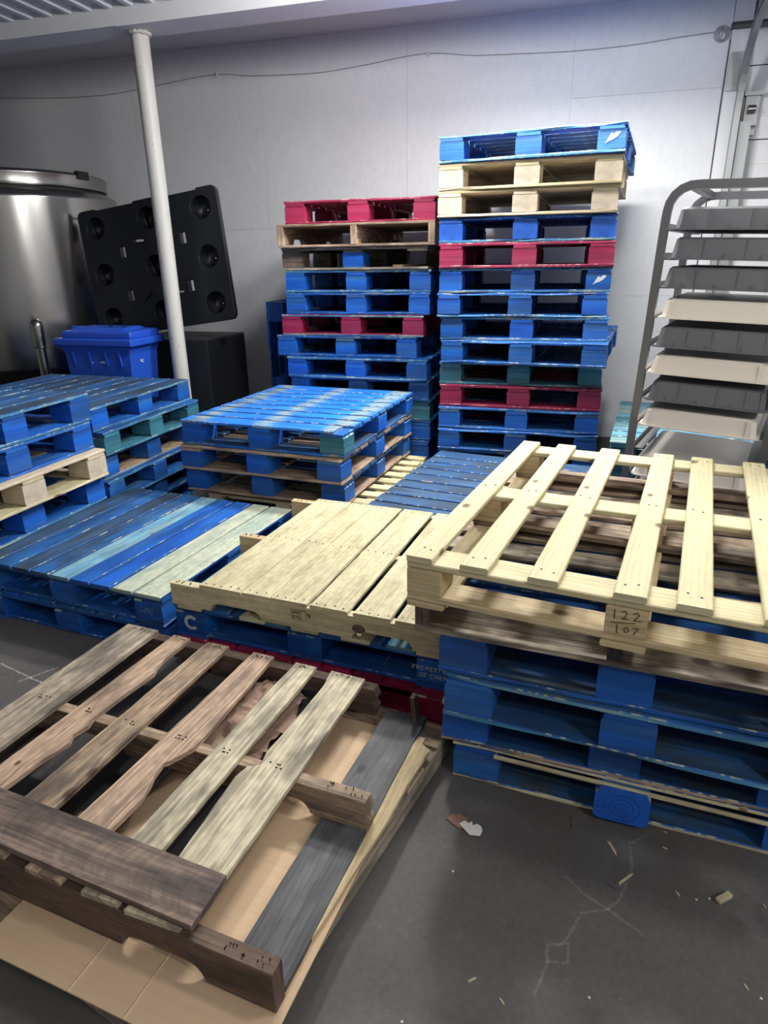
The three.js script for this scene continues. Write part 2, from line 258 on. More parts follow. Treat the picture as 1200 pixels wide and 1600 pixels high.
LAMPS.forEach((l, i) => { // ceiling fixtures
  const g = thing('ceiling_lamp', l.label, 'lamp');
  g.position.set(...l.at); g.rotation.x = -(l.tilt || 0);
  if (l.w) {
    mesh('housing', new RoundedBoxGeometry(l.w + 0.04, 0.05, l.d + 0.04, 2, 0.01).translate(0, 0.031, 0), flat(0xd8d8d8, 0.5), g);
    mesh('diffuser', box(l.w, 0.006, l.d, 0, 0.002, 0), flat(0xffffff, 0.6, { emissive: 0xfff6ea, emissiveIntensity: 4 }), g);
    for (const s of [-1, 1]) mesh('hanger', new THREE.CylinderGeometry(0.004, 0.004, 0.2, 6).translate(s * l.w * 0.4, 0.15, 0), M.galv, g);
    const a = new THREE.RectAreaLight(l.color, l.power, l.w, l.d); a.position.set(0, -0.004, 0); a.rotation.x = -Math.PI / 2; g.add(a);
  } else {
    mesh('socket', new THREE.LatheGeometry([[0, 0.17], [0.05, 0.17], [0.055, 0.14], [0.035, 0.13], [0.03, 0.06], [0.022, 0.055]].map(([r, y]) => new THREE.Vector2(r, y)), 24), flat(0xd8d8d8, 0.5), g);
    mesh('globe', new THREE.SphereGeometry(0.06, 24, 16), flat(0xffffff, 0.6, { emissive: 0xfff6ea, emissiveIntensity: 4 }), g);
    const a = new THREE.PointLight(l.color, l.power); a.castShadow = true; a.shadow.radius = 6; g.add(a);
  }
});

// ---------------------------------------------------------------- pallet pieces
const geoCache = new Map();
// board: x 0..L, y 0..T, z -W..0 (axis 'z': x 0..W, z -L..0); groups 0 body, 1 ends, 2 one long side
function boardGeo(L, W, T, { axis = 'x', ch = 0.003, variant = -1, chip = 0, fixU = false, ring = false } = {}) {
  const vr = variant < 0 ? Math.floor(R0() * 6) : variant;
  const key = [L.toFixed(3), W.toFixed(3), T.toFixed(3), axis, ch, vr, chip, fixU, ring].join();
  if (geoCache.has(key)) return geoCache.get(key);
  const r = rngOf(Math.round(L * 1000) * 31 + Math.round(W * 1000) * 7 + vr * 101 + Math.round(chip * 1000));
  const n = L > 0.3 ? 8 : 2, u0 = fixU ? 0 : r() * 1.3, v0 = r() * 0.5, rings = [];
  const ring0 = [[ch, 0], [0, ch], [0, T - ch], [ch, T], [W - ch, T], [W, T - ch], [W, ch], [W - ch, 0]];
  const per = [0]; for (let k = 0; k < 8; k++) { const a = ring0[k], b = ring0[(k + 1) % 8]; per.push(per[k] + Math.hypot(a[0] - b[0], a[1] - b[1])); }
  const bow = (r() - 0.5) * 0.0015;
  for (let i = 0; i <= n; i++) {
    const t = i / n, x = t * L, jf = (r() - 0.5) * 0.002, jb = (r() - 0.5) * 0.002, c = chip && r() < 0.45 ? chip * r() : 0, c2 = chip && r() < 0.3 ? chip * r() : 0;
    rings.push(ring0.map(([w, y], k) => {
      let ww = w, yy = y;
      if (k < 4 && L > 0.3) ww += Math.max(0, jf); else if (L > 0.3) ww -= Math.max(0, jb);
      if (c && (k === 2 || k === 3)) { ww += c; yy -= Math.min(T * 0.4, c * 0.5); }
      if (c2 && (k === 0 || k === 1)) { ww += c2; }
      return [x + (i === 0 || i === n ? 0 : 0), yy + (y > T / 2 ? -Math.abs(bow) * Math.sin(t * 3.14) : 0), ww];
    }));
  }
  const G = [[], [], [], []], UV = [[], [], [], []];
  const put = (g, a, ua) => { G[g].push(a[0], a[1], -a[2]); UV[g].push(...ua); };
  for (let k = 0; k < 8; k++) {
    const g = k === 1 ? 2 : k % 2 === 0 ? 3 : 0;
    for (let i = 0; i < n; i++) {
      const A = rings[i][k], B = rings[i][(k + 1) % 8], C = rings[i + 1][(k + 1) % 8], D = rings[i + 1][k];
      const uv = (p, kk) => [(p[0] + u0) / 1.3, (per[kk] + v0) / 0.5];
      put(g, A, uv(A, k)); put(g, D, uv(D, k)); put(g, C, uv(C, k + 1)); put(g, A, uv(A, k)); put(g, C, uv(C, k + 1)); put(g, B, uv(B, k + 1));
    }
  }
  for (const e of [0, n]) for (let k = 1; k < 7; k++) {
    const q = [rings[e][0], rings[e][k], rings[e][k + 1]]; if (e) q.reverse();
    for (const p of q) put(1, p, ring ? [p[2] / W, p[1] / T] : [(p[2] * 0.4 + u0) / 1.3, (p[1] + v0) / 0.5]);
  }
  const pos = [], uvs = [], geo = new THREE.BufferGeometry(); let at = 0;
  for (let g = 0; g < 4; g++) { for (let i = 0; i < G[g].length; i++) pos.push(G[g][i]); uvs.push(...UV[g]); geo.addGroup(at, G[g].length / 3, g); at += G[g].length / 3; }
  geo.setAttribute('position', new THREE.Float32BufferAttribute(pos, 3)); geo.setAttribute('uv', new THREE.Float32BufferAttribute(uvs, 2));
  if (axis === 'z') { geo.rotateY(Math.PI / 2); geo.translate(W, 0, 0); }
  geo.computeVertexNormals(); geoCache.set(key, geo); return geo;
}
function board(parent, name, L, W, T, [x, y, z], mats, o = {}) {
  const main = pick(mats.main ?? mats), m = mesh(name, boardGeo(L, W, T, o), [main, pick(mats.cap ?? main), pick(mats.edge ?? main), main.userData.worn ?? main], parent);
  m.position.set(x, y, z); return m;
}
function nails(parent, pts, y) { // small heads, all of one pallet together
  const g = new THREE.CylinderGeometry(0.0034, 0.0034, 0.0016, 6), list = pts.map(([x, z]) => g.clone().translate(x, y, z));
  const m = mesh('nail_heads', merge(list), M.iron, parent); m.userData.kind = 'stuff'; return m;
}
// block pallet: deck boards along x (length w), depth d, height h
function blockPallet(parent, { w = 1.016, d = 1.219, h = 0.142, n = 9, gap = 0.019, deck, side, block, bottom, edge, cap, ring = false, chip = 0.006, fixU = false, skip = [], lead = 0.128, bw = 0.145, deckMats, leadShort = 0 }) {
  side = side ?? deck; block = block ?? side; bottom = bottom ?? side;
  const t = 0.016, bh = h - 3 * t, e = 0.0004;
  const zs = [0, -(d - bw) / 2, -(d - bw)], xs = [0, (w - bw) / 2, w - bw];
  board(parent, 'bottom_board', w, bw, t, [0, 0, 0], { main: bottom, edge: edge ?? bottom }, { chip });
  board(parent, 'bottom_board', w, bw, t, [0, 0, -(d - bw)], { main: bottom });
  for (const x of xs) board(parent, 'bottom_board', d - 2 * bw - 2 * e, bw * 0.86, t, [x + bw * 0.07, 0, -bw - e], { main: bottom }, { axis: 'z', chip: x === xs[2] ? chip : 0 });
  xs.forEach((x, i) => zs.forEach((z, j) => {
    if (skip.includes(i + ',' + j)) return;
    const bm = block[i + ',' + j] ?? (Array.isArray(block) || block.isMaterial ? block : block.all);
    board(parent, 'block', bw - 0.006, bw - 0.004, bh - e, [x + 0.002, t, z - 0.003], { main: bm, cap: ring && j === 0 ? ring : bm }, { axis: 'z', ch: 0.006, ring: !!ring });
  }));
  for (const x of xs) board(parent, 'stringer_board', d, bw * 0.9, t, [x + bw * 0.05, t + bh, 0], { main: side }, { axis: 'z', chip: x === xs[2] ? chip : 0 });
  const inner = (d - 2 * lead - gap * (n - 1)) / (n - 2); let z = 0;
  for (let k = 0; k < n; k++) {
    const W = k === 0 || k === n - 1 ? lead : inner;
    board(parent, 'deck_board', k ? w : w - leadShort, W, t, [0, t * 2 + bh, -z], { main: deckMats ? deckMats[k] : deck, edge: k === 0 ? edge ?? (deckMats ? deckMats[k] : deck) : undefined }, { chip: k === 0 ? chip : 0.002, fixU });
    z += W + gap;
  }
}
// notched stringer standing along x, 0..L, height h, thickness th to -z
function stringerGeo(L, h, th, notch = true, broken = 0) {
  const s = new THREE.Shape(); s.moveTo(0, 0);
  if (notch) for (const a of [0.17, L - 0.17 - 0.23]) { s.lineTo(a, 0); s.quadraticCurveTo(a + 0.008, h * 0.38, a + 0.045, h * 0.4); s.lineTo(a + 0.185, h * 0.4); s.quadraticCurveTo(a + 0.222, h * 0.38, a + 0.23, 0); }
  s.lineTo(L, 0);
  if (broken) { s.lineTo(L + 0.004, h * 0.3); s.lineTo(L - 0.012, h * 0.52); s.lineTo(L + 0.006, h * 0.7); s.lineTo(L - 0.004, h); } else s.lineTo(L, h);
  for (let k = 1; k < 8; k++) s.lineTo(L * (1 - k / 8), h - 0.0015 * R0());
  s.lineTo(0, h); s.closePath();
  const g = new THREE.ExtrudeGeometry(s, { depth: th, bevelEnabled: true, bevelSize: 0.0018, bevelThickness: 0.0018, bevelSegments: 1 }).translate(0, 0, -th);
  const uv = g.attributes.uv, o = R0() * 1.3; for (let i = 0; i < uv.count; i++) uv.setXY(i, (uv.getX(i) + o) / 1.3, uv.getY(i) / 0.5 + o);
  return g;
}
const place = (o, x, y, z, yaw = 0) => { o.position.set(x, y, z); o.rotation.y = -yaw; return o; };
function pallet(label, group, x, y, z, yaw, opts) { const g = thing('wooden_pallet', label, 'pallet', group); blockPallet(g, opts); return place(g, x, y, z, yaw); }
const ORD = ['topmost', 'second', 'third', 'fourth', 'fifth', 'sixth', 'seventh', 'eighth', 'ninth', 'tenth', 'eleventh', 'twelfth', 'thirteenth', 'fourteenth', 'fifteenth'];
const nth = (i, n, where) => i === 0 ? `topmost of ${where}` : i === n - 1 ? `lowest of ${where}` : `${ORD[i]} from the top of ${where}`;
// paint schemes
const blue1 = { deck: [M.blueA, M.blueB], side: [M.blueB, M.blueA], block: { all: [M.blueA, M.blueB] }, edge: [M.blueB, M.wornEdge] };
const blue2 = { deck: [M.blueC, M.blueB], side: [M.blueB, M.blueC], block: { all: [M.blueB] }, edge: [M.blueC, M.blueB] };
const blueR = { ...blue1, ring: M.ringBlue };
const tealP = { deck: [M.teal, M.blueC], side: [M.teal], block: { all: [M.teal] }, edge: [M.wornEdge] };
const redP = { deck: [M.red], side: [M.red], block: { all: [M.red] }, edge: [M.red] };
const redD = { deck: [M.red], side: [M.red], block: { all: [M.red] }, edge: [M.red, M.wornEdge] };
const pineP = { deck: [M.palewood], side: [M.palewood, M.dull], block: { all: [M.palewood] }, edge: [M.palewood, M.pine2], ring: M.ringPine };

// ---------------------------------------------------------------- tallest stack against the wall
{
  const G = 'pallets of the tallest stack against the white wall';
  const rows = [ // x, z, yaw, scheme, colour
    [-0.856, -4.19, 0.1, blue1, 'bright blue'], [-0.858, -4.2, 0.07, pineP, 'pale unpainted'], [-0.864, -4.2, 0.02, pineP, 'pale unpainted'], [-0.856, -4.215, -0.02, blueR, 'blue'], [-0.852, -4.21, -0.02, redP, 'pinkish red'],
    [-0.854, -4.23, -0.03, blue1, 'blue'], [-0.862, -4.22, -0.03, blue1, 'blue'], [-0.846, -4.25, 0, blue1, 'blue'], [-0.838, -4.24, 0.09, blue2, 'blue'], [-0.85, -4.27, -0.02, tealP, 'worn teal'],
    [-0.842, -4.25, 0, redD, 'worn red'], [-0.845, -4.23, 0, blue2, 'blue'], [-0.842, -4.21, 0, blue2, 'blue'], [-0.84, -4.22, 0.01, blue2, 'blue'], [-0.84, -4.21, 0, blue2, 'blue']];
  let y = 2.2;
  rows.forEach(([x, z, yaw, s, c], i) => { const h = i > 12 ? 0.177 : 0.142; y -= h; const o = pallet(`${c} pallet, ${nth(i, 15, 'the tallest stack')} by the wall`, G, x, y, z, yaw, { ...s, h: h - 0.0005, chip: i % 3 ? 0.006 : 0.012 });
    if (i === 0 || i === 5) mesh('torn_label', new THREE.ExtrudeGeometry(new THREE.Shape([[-0.05, -0.035], [-0.03, -0.02], [0, -0.012], [0.03, 0.008], [0.05, 0.034], [0.022, 0.036], [0.004, 0.02], [-0.012, 0.03], [-0.028, 0.004]].map((q) => new THREE.Vector2(...q))), { depth: 0.0012, bevelEnabled: false }).scale(0.75, 0.75, 1).translate(0.95, 0.068, -0.0025), flat(0xdfe2e6, 0.5), o); });
}
// ---------------------------------------------------------------- second tall stack, left of it
{
  const G = 'pallets of the second tallest stack';
  const mixed = { deck: [M.greywood, M.weathered], side: [M.greywood, M.weathered], bottom: [M.greywood], block: { all: [M.greywood], '1,0': M.blueA, '0,0': M.darkwood }, skip: ['2,0'] };
  const rows = [[-1.93, -4.39, 0, redP, 'bright red'], null, [-1.97, -4.39, 0.02, mixed, 'weathered grey'], [-1.955, -4.39, 0, { ...blue1, edge: M.wornEdge, bottom: [M.blueC] }, 'blue'], [-1.96, -4.39, 0, blue1, 'blue'], [-2.0, -4.39, 0.01, redD, 'worn red'],
    [-2.045, -4.39, 0.01, { ...blue2, side: [M.blueA, M.teal] }, 'pale blue'], [-1.965, -4.36, 0.02, blue1, 'blue'], [-1.96, -4.39, 0.01, blue2, 'blue'], [-1.955, -4.4, 0, tealP, 'teal'], [-1.95, -4.4, 0, blue1, 'blue'], [-1.96, -4.4, 0, blue2, 'blue'], [-1.95, -4.4, 0, blue2, 'blue']];
  let y = 1.912;
  rows.forEach((r, i) => {
    const h = i > 10 ? 0.175 : 0.142; y -= h;
    const where = `${nth(i, 13, 'the second tallest stack')} by the wall`;
    if (r) { pallet(`${r[4]} pallet, ${where}`, G, r[0], y, r[1], r[2], { ...r[3], h: h - 0.0005 }); return; }
    const g = thing('wooden_pallet', `bare brown stringer pallet, ${where}`, 'pallet', G); place(g, -1.965, y, -4.33, 0);
    const w = 1.06, d = 1.2, t = 0.016;
    for (const x of [0, w / 2 - 0.02, w - 0.04]) { const m = mesh('stringer', stringerGeo(d, 0.1095, 0.038), M.brown, g); m.rotation.y = Math.PI / 2; m.position.set(x + 0.038, t, 0); }
    for (let k = 0; k < 7; k++) board(g, 'deck_board', w, 0.11, t, [0, t + 0.11, -k * (d - 0.11) / 6], { main: [M.brown, M.weathered] });
    for (let k = 0; k < 5; k++) board(g, 'bottom_board', w, 0.11, t, [0, 0, -k * (d - 0.11) / 4], { main: [M.brown, M.greylight] });
  });
  // broken slat lying inside the third one
  const m = solo('loose_plank', boardGeo(0.5, 0.07, 0.012, { axis: 'z' }), M.weathered, 'short broken plank lying inside the weathered grey pallet', 'plank'); m.position.set(-1.2, 1.503, -4.42); m.rotation.y = -0.25;
}
// pallet standing on edge behind
{
  const g = thing('wooden_pallet', 'blue pallet standing on its edge left of the second tallest stack', 'pallet');
  blockPallet(g, { w: 1.26, d: 1.016, deck: [M.blueB], side: [M.blueB], block: { all: [M.blueB] }, n: 8 });
  g.rotation.z = Math.PI / 2; g.position.set(-2.15, 0.001, -4.75);
}
// ---------------------------------------------------------------- middle stack with the bright blue worn deck
{
  const G = 'pallets of the low stack with the bright blue deck', W = 'the low bright blue stack';
  pallet(`bright blue pallet with rubbed pale bands, ${nth(0, 4, W)}`, G, -2.138, 0.569, -3.219, 0.078, { ...blue1, w: 1.016, d: 1.17, deck: [M.blueBand], bottom: [M.dustBlue], edge: M.blueBand, fixU: true, block: { all: M.blueA, '2,0': M.teal }, gap: 0.023, chip: 0.004, leadShort: 0.06 });
  pallet(`blue and brown pallet, ${nth(1, 4, W)}`, G, -2.15, 0.427, -3.2, 0.085, { ...blue1, d: 1.17, deck: [M.weathered, M.dustBlue], side: [M.brown, M.blueB], bottom: [M.brown], edge: M.brown });
  pallet(`deep blue pallet, ${nth(2, 4, W)}`, G, -2.15, 0.285, -3.23, 0.07, { ...blue1, d: 1.15, deck: [M.dustBlue], bottom: [M.blueB, M.brown], block: { all: M.blueB }, edge: M.brown });
  const s = thing('wooden_pallet', 'pale slatted wood pallet jutting out under the low bright blue stack', 'pallet', G);
  place(s, -2.03, 0.143, -3.25, 0.088);
  { const w = 1.0, d = 1.14, t = 0.018;
    for (const x of [0, w / 2 - 0.045, w - 0.09]) { board(s, 'bottom_board', d, 0.09, t, [x, 0, 0], { main: M.dull }, { axis: 'z' }); for (const z of [0, -(d - 0.1) / 2, -(d - 0.1)]) board(s, 'block', 0.1, 0.09, 0.07, [x, t, z], { main: M.pine2 }, { axis: 'z', ch: 0.004 }); board(s, 'stringer_board', d, 0.09, t, [x, t + 0.07, 0], { main: M.pine }, { axis: 'z' }); }
    for (let k = 0; k < 9; k++) board(s, 'deck_board', w, 0.075, t, [0, t * 2 + 0.07, -k * (d - 0.075) / 8], { main: [M.pine, M.dull] }); }
  pallet('blue pallet on the floor under the pale slatted one', G, -2.05, 0, -3.24, 0.085, { ...blue2, h: 0.1425, w: 1.0, d: 1.14 });
}
// ---------------------------------------------------------------- flat dark blue pallet between
{
  const G = 'flat pallets in front of the tallest stack';
  pallet('dusty blue pallet with flat close-set deck in front of the tallest stack', G, -0.988, 0.214, -3.0, 0.15, { ...blue2, d: 1.18, w: 1.0, deck: [M.slate, M.dustBlue, M.slate], n: 9, gap: 0.018, h: 0.141 });
  for (const k of [1, 0]) pallet(k ? 'thin blue pallet directly beneath the dusty blue close-set deck' : 'thin blue pallet on the floor beneath the dusty blue close-set deck', G, -0.97, k * 0.107, -3.02, 0.14, { ...blue2, d: 1.15, w: 0.98, h: 0.1065 });
}
// ---------------------------------------------------------------- right: pallets beside the wall, behind the tray rack
{
  const G = 'pallets behind the tray rack';
  for (let i = 0; i < 4; i++) pallet(`worn blue pallet, ${nth(i, 4, 'the stack')} behind the tray rack`, G, 0.225 + 0.006 * (i % 2), 0.426 - i * 0.142, -3.82 - 0.01 * (i % 2), 0.096, { ...tealP, deck: [M.wornDeck, M.tealDeck, M.teal], edge: M.wornEdge, d: 1.2, h: 0.1415 });
}
// ---------------------------------------------------------------- front right stack
const stencil = (w, h, draw, pw = 512) => {
  const c = document.createElement('canvas'); c.width = pw; c.height = Math.round(pw * h / w);
  const x = c.getContext('2d'); x.clearRect(0, 0, c.width, c.height); draw(x, c.width, c.height);
  const t = new THREE.CanvasTexture(c); t.colorSpace = THREE.SRGBColorSpace;
  const m = new THREE.MeshStandardMaterial({ map: t, transparent: true, roughness: 0.8 }); const o = mesh('stencil_mark', new THREE.PlaneGeometry(w, h), m); o.castShadow = false; return o;
};
const S = [];
{
  const G = 'pallets of the front right stack', W = 'the front right stack';
  S.push(pallet(`blue pallet, third from the top of ${W}, under the grey boards`, G, -0.309, 0.4262, -1.597, 0.098, { ...blue2, block: { all: [M.blueB] }, bottom: [M.dustBlue], edge: M.blueB, n: 8 }));
  S.push(pallet(`blue pallet with pale exposed top edge, fourth from the top of ${W}`, G, -0.288, 0.2841, -1.583, 0.103, { ...blue2, block: { all: [M.blueB] }, edge: M.wornEdge, bottom: [M.dustBlue], chip: 0.012 }));
  S.push(pallet(`set-back blue pallet, fifth from the top of ${W}`, G, -0.303, 0.1421, -1.645, 0.072, { ...blue2, block: { all: [M.blueB] }, edge: M.brown, bottom: [M.dustBlue] }));
  S.push(pallet(`blue pallet with log-end block, lowest of ${W}`, G, -0.266, 0, -1.648, 0.078, { ...blue2, block: { all: [M.blueB], '1,0': M.blueA }, edge: M.dull, bottom: [M.dustBlue], skip: ['1,0'], chip: 0.01 }));
  const d = S[3];
  board(d, 'block', 0.16, 0.15, 0.1, [0.43, 0.017, 0.035], { main: M.blueA, cap: M.ringBlue }, { axis: 'z', ch: 0.012, ring: true });
  board(d, 'deck_board', 0.86, 0.012, 0.012, [0.13, 0.1425 - 0.028, 0.012], { main: M.dull }).rotation.z = -0.012;
  // old weathered stringer pallet
  const o = thing('wooden_pallet', `weathered brown stringer pallet, second from the top of ${W}`, 'pallet', G); place(o, -0.372, 0.5685, -1.565, 0.094);
  const w = 1.07, dp = 1.2, t = 0.017, sh = 0.0955;
  [0, w / 2 - 0.02, w - 0.04].forEach((x, i) => { const m = mesh('stringer', stringerGeo(dp - 0.02, sh, 0.036), i ? M.dustBlue : M.teal, o); m.material = [M.darkwood, M.soot, M.darkwood][i]; m.rotation.y = Math.PI / 2; m.position.set(x + 0.036, t, -0.012); });
  for (let k = 0; k < 3; k++) board(o, 'bottom_board', w, 0.13, t, [0, 0, -k * (dp - 0.13) / 2], { main: [M.greywood] }, { chip: 0.008 });
  [0.14, 0.31, 0.45, 0.585, 0.72, 0.86, 1.0, 1.1].forEach((z, k) => board(o, 'deck_board', w, 0.092, t, [0, t + sh + 0.0004, -z], { main: [M.weathered, M.greywood, M.brown] }, { chip: 0.004 }));
  // open slatted pine pallet on top
  const p = thing('wooden_pallet', `open pine pallet with seven spaced deck boards, topmost of ${W}`, 'pallet', G); place(p, -0.3695, 0.699, -1.4742, 0.1584);
  { const w = 1.07, d = 1.22, t = 0.0175, bh = 0.074; let y = 0;
    for (const x of [0, w / 2 - 0.05, w - 0.1]) board(p, 'bottom_runner', d, 0.1, t, [x, y, 0], { main: M.pine2 }, { axis: 'z' });
    y += t; for (const z of [0, -(d - 0.1) / 2, -(d - 0.1)]) board(p, 'bottom_board', w, 0.1, t, [0, y, z], { main: z ? M.weathered : M.pine2 });
    y += t; [0, w / 2 - 0.045, w - 0.09].forEach((x, i) => [0, -(d - 0.1) / 2, -(d - 0.1)].forEach((z) => board(p, 'block', 0.1, 0.09, bh - 0.0004, [x, y, z], { main: M.pine2, cap: M.pine2 }, { axis: 'z', ch: 0.003 })));
    y += bh; for (const z of [0, -(d - 0.1) / 2, -(d - 0.1)]) board(p, 'stringer_board', w, 0.1, t, [0, y, z], { main: M.pine });
    y += t; const xs = [0, 0.141, 0.308, 0.501, 0.632, 0.8, 0.995], nl = [];
    for (const x of xs) { const W = x === 0 ? 0.07 : 0.072; board(p, 'deck_board', d, W, t, [x, y, 0.004], { main: M.pine }, { axis: 'z' }); for (const z of [-0.05, -d / 2, -d + 0.05]) for (const q of [0.022, 0.05]) nl.push([x + q + rr(-0.005, 0.005), z + rr(-0.012, 0.012)]); }
    nails(p, nl, y + t);
    const st = stencil(0.085, 0.07, (x, w, h) => { x.strokeStyle = '#2b241c'; x.fillStyle = '#2b241c'; x.lineCap = 'round'; x.lineWidth = w * 0.022;
      const pl = (a) => { x.beginPath(); a.forEach(([u, v], i) => i ? x.lineTo(u * w, v * h) : x.moveTo(u * w, v * h)); x.stroke(); };
      pl([[0.2, 0.1], [0.21, 0.42]]); pl([[0.36, 0.14], [0.46, 0.09], [0.52, 0.17], [0.46, 0.33], [0.4, 0.38], [0.56, 0.37]]); pl([[0.66, 0.13], [0.78, 0.09], [0.82, 0.16], [0.74, 0.3], [0.7, 0.38], [0.88, 0.36]]);
      pl([[0.14, 0.58], [0.74, 0.47]]);
      pl([[0.3, 0.63], [0.31, 0.93], [0.36, 0.93]]); x.beginPath(); x.ellipse(w * 0.54, h * 0.76, w * 0.055, h * 0.09, 0, 0, 7); x.stroke(); pl([[0.7, 0.66], [0.84, 0.65], [0.78, 0.76], [0.73, 0.88]]); });
    st.position.set(w / 2, 2 * t + bh / 2, 0.0012); p.add(st);
  }
}
// ---------------------------------------------------------------- centre: pine stringer pallet on a blue one on a red one
{
  const G = 'pallets of the centre front stack';
  const s = thing('wooden_pallet', 'pine stringer pallet with missing end board on the white-lettered blue pallet', 'pallet', G); place(s, -1.4335, 0.2845, -1.9541, 0.0875);
  const w = 1.16, d = 1.016, t = 0.015, sh = 0.0885, nl = [];
  for (const z of [0, -(d - 0.038) / 2, -(d - 0.038)]) { const m = mesh('stringer', stringerGeo(w, sh, 0.036), z ? M.pine2 : M.dull, s); m.position.set(0, t, z - 0.001); }
  for (const x of [0.02, 0.3, 0.52, 0.72, 1.0]) board(s, 'bottom_board', d, 0.11, t, [x, 0, 0], { main: [M.pine2, M.dull] }, { axis: 'z' });
  [[0.135, 0.185], [0.322, 0.118], [0.442, 0.148], [0.602, 0.148], [0.77, 0.138], [0.925, 0.14]].forEach(([x, W]) => { board(s, 'deck_board', d, W, t, [x, t + sh + 0.0006, 0], { main: M.dull }, { axis: 'z', chip: 0.003 }); for (const z of [-0.02, -d / 2, -d + 0.02]) for (let q = 0.02; q < W; q += 0.035) nl.push([x + q, z + rr(-0.008, 0.008)]); });
  for (const z of [-0.012, -0.022, -d / 2, -d / 2 - 0.01, -d + 0.02]) for (const q of [0.02, 0.05, 0.08]) nl.push([q + rr(-0.008, 0.008), z]);
  nails(s, nl.filter(([x]) => x > 0.13), t * 2 + sh + 0.0006); const n2 = nails(s, nl.filter(([x]) => x <= 0.13), t + sh + 0.003); n2.name = 'bent_nails';
  const st = stencil(0.085, 0.05, (x, W, H) => { x.strokeStyle = x.fillStyle = '#2a2119'; x.lineWidth = 9; x.strokeRect(20, 30, W * 0.7, H - 60); x.font = `bold ${H * 0.36}px sans-serif`; x.fillText('IPPC', 44, H * 0.45); x.fillText('B7EL', 44, H * 0.8); x.font = `bold ${H * 0.42}px sans-serif`; x.fillText('N', W * 0.79, H * 0.55); });
  st.position.set(0.565, t + sh * 0.62, 0.002); s.add(st);
  const knot = mesh('knot', new THREE.SphereGeometry(0.022, 12, 8).scale(1.15, 0.8, 0.12).translate(0.79, t + sh * 0.5, 0.0015), M.deepbrown, s);
  knot.userData.label = 'dark brown knot in the front stringer';
  // blue pallet, long side forward: boards run in depth
  const yaw = 0.09, c = Math.cos(yaw), sn = Math.sin(yaw), FR = [-1.455 + 1.16 * c, -1.985 + 1.16 * sn];
  const b = pallet('blue pallet with white lettering on its blocks, under the pine stringer pallet', G, FR[0], 0.142, FR[1], yaw - Math.PI / 2, { ...blue2, w: 1.0, d: 1.16, deck: [M.tealDeck, M.blueC], side: [M.blueB], block: { all: M.blueB }, bottom: [M.blueB], edge: M.blueB, h: 0.142 });
  const mark = (parent, w, h, draw, along, y) => { const o = stencil(w, h, draw); o.rotation.y = -Math.PI / 2; o.position.set(-0.0012, y, -along); parent.add(o); };
  const rough = (x, W, H, s) => { const r = rngOf(s); x.globalCompositeOperation = 'destination-out'; for (let i = 0; i < 240; i++) { x.beginPath(); x.arc(r() * W, r() * H, r() * W * 0.014, 0, 7); x.fill(); } x.globalCompositeOperation = 'source-over'; };
  mark(b, 0.085, 0.085, (x, W, H) => { x.strokeStyle = '#c9cfd2'; x.lineWidth = W * 0.17; x.beginPath(); x.arc(W * 0.52, H * 0.5, W * 0.3, 0.7, 5.6); x.stroke(); rough(x, W, H, 4); }, 1.16 - 0.075, 0.066);
  mark(b, 0.15, 0.06, (x, W, H) => { x.fillStyle = '#a8b4bc'; x.font = `bold ${H * 0.42}px sans-serif`; x.fillText('PROPERTY', W * 0.03, H * 0.45); x.fillText('OF CHEP', W * 0.2, H * 0.9); rough(x, W, H, 5); }, 0.09, 0.066);
  const rx = [-1.445 + 1.15 * c, -1.972 + 1.15 * sn];
  pallet('red pallet on the floor under the white-lettered blue pallet', G, rx[0], 0, rx[1], yaw - Math.PI / 2, { ...redD, w: 1.0, d: 1.15, edge: M.red, chip: 0.014, h: 0.1415 });
}
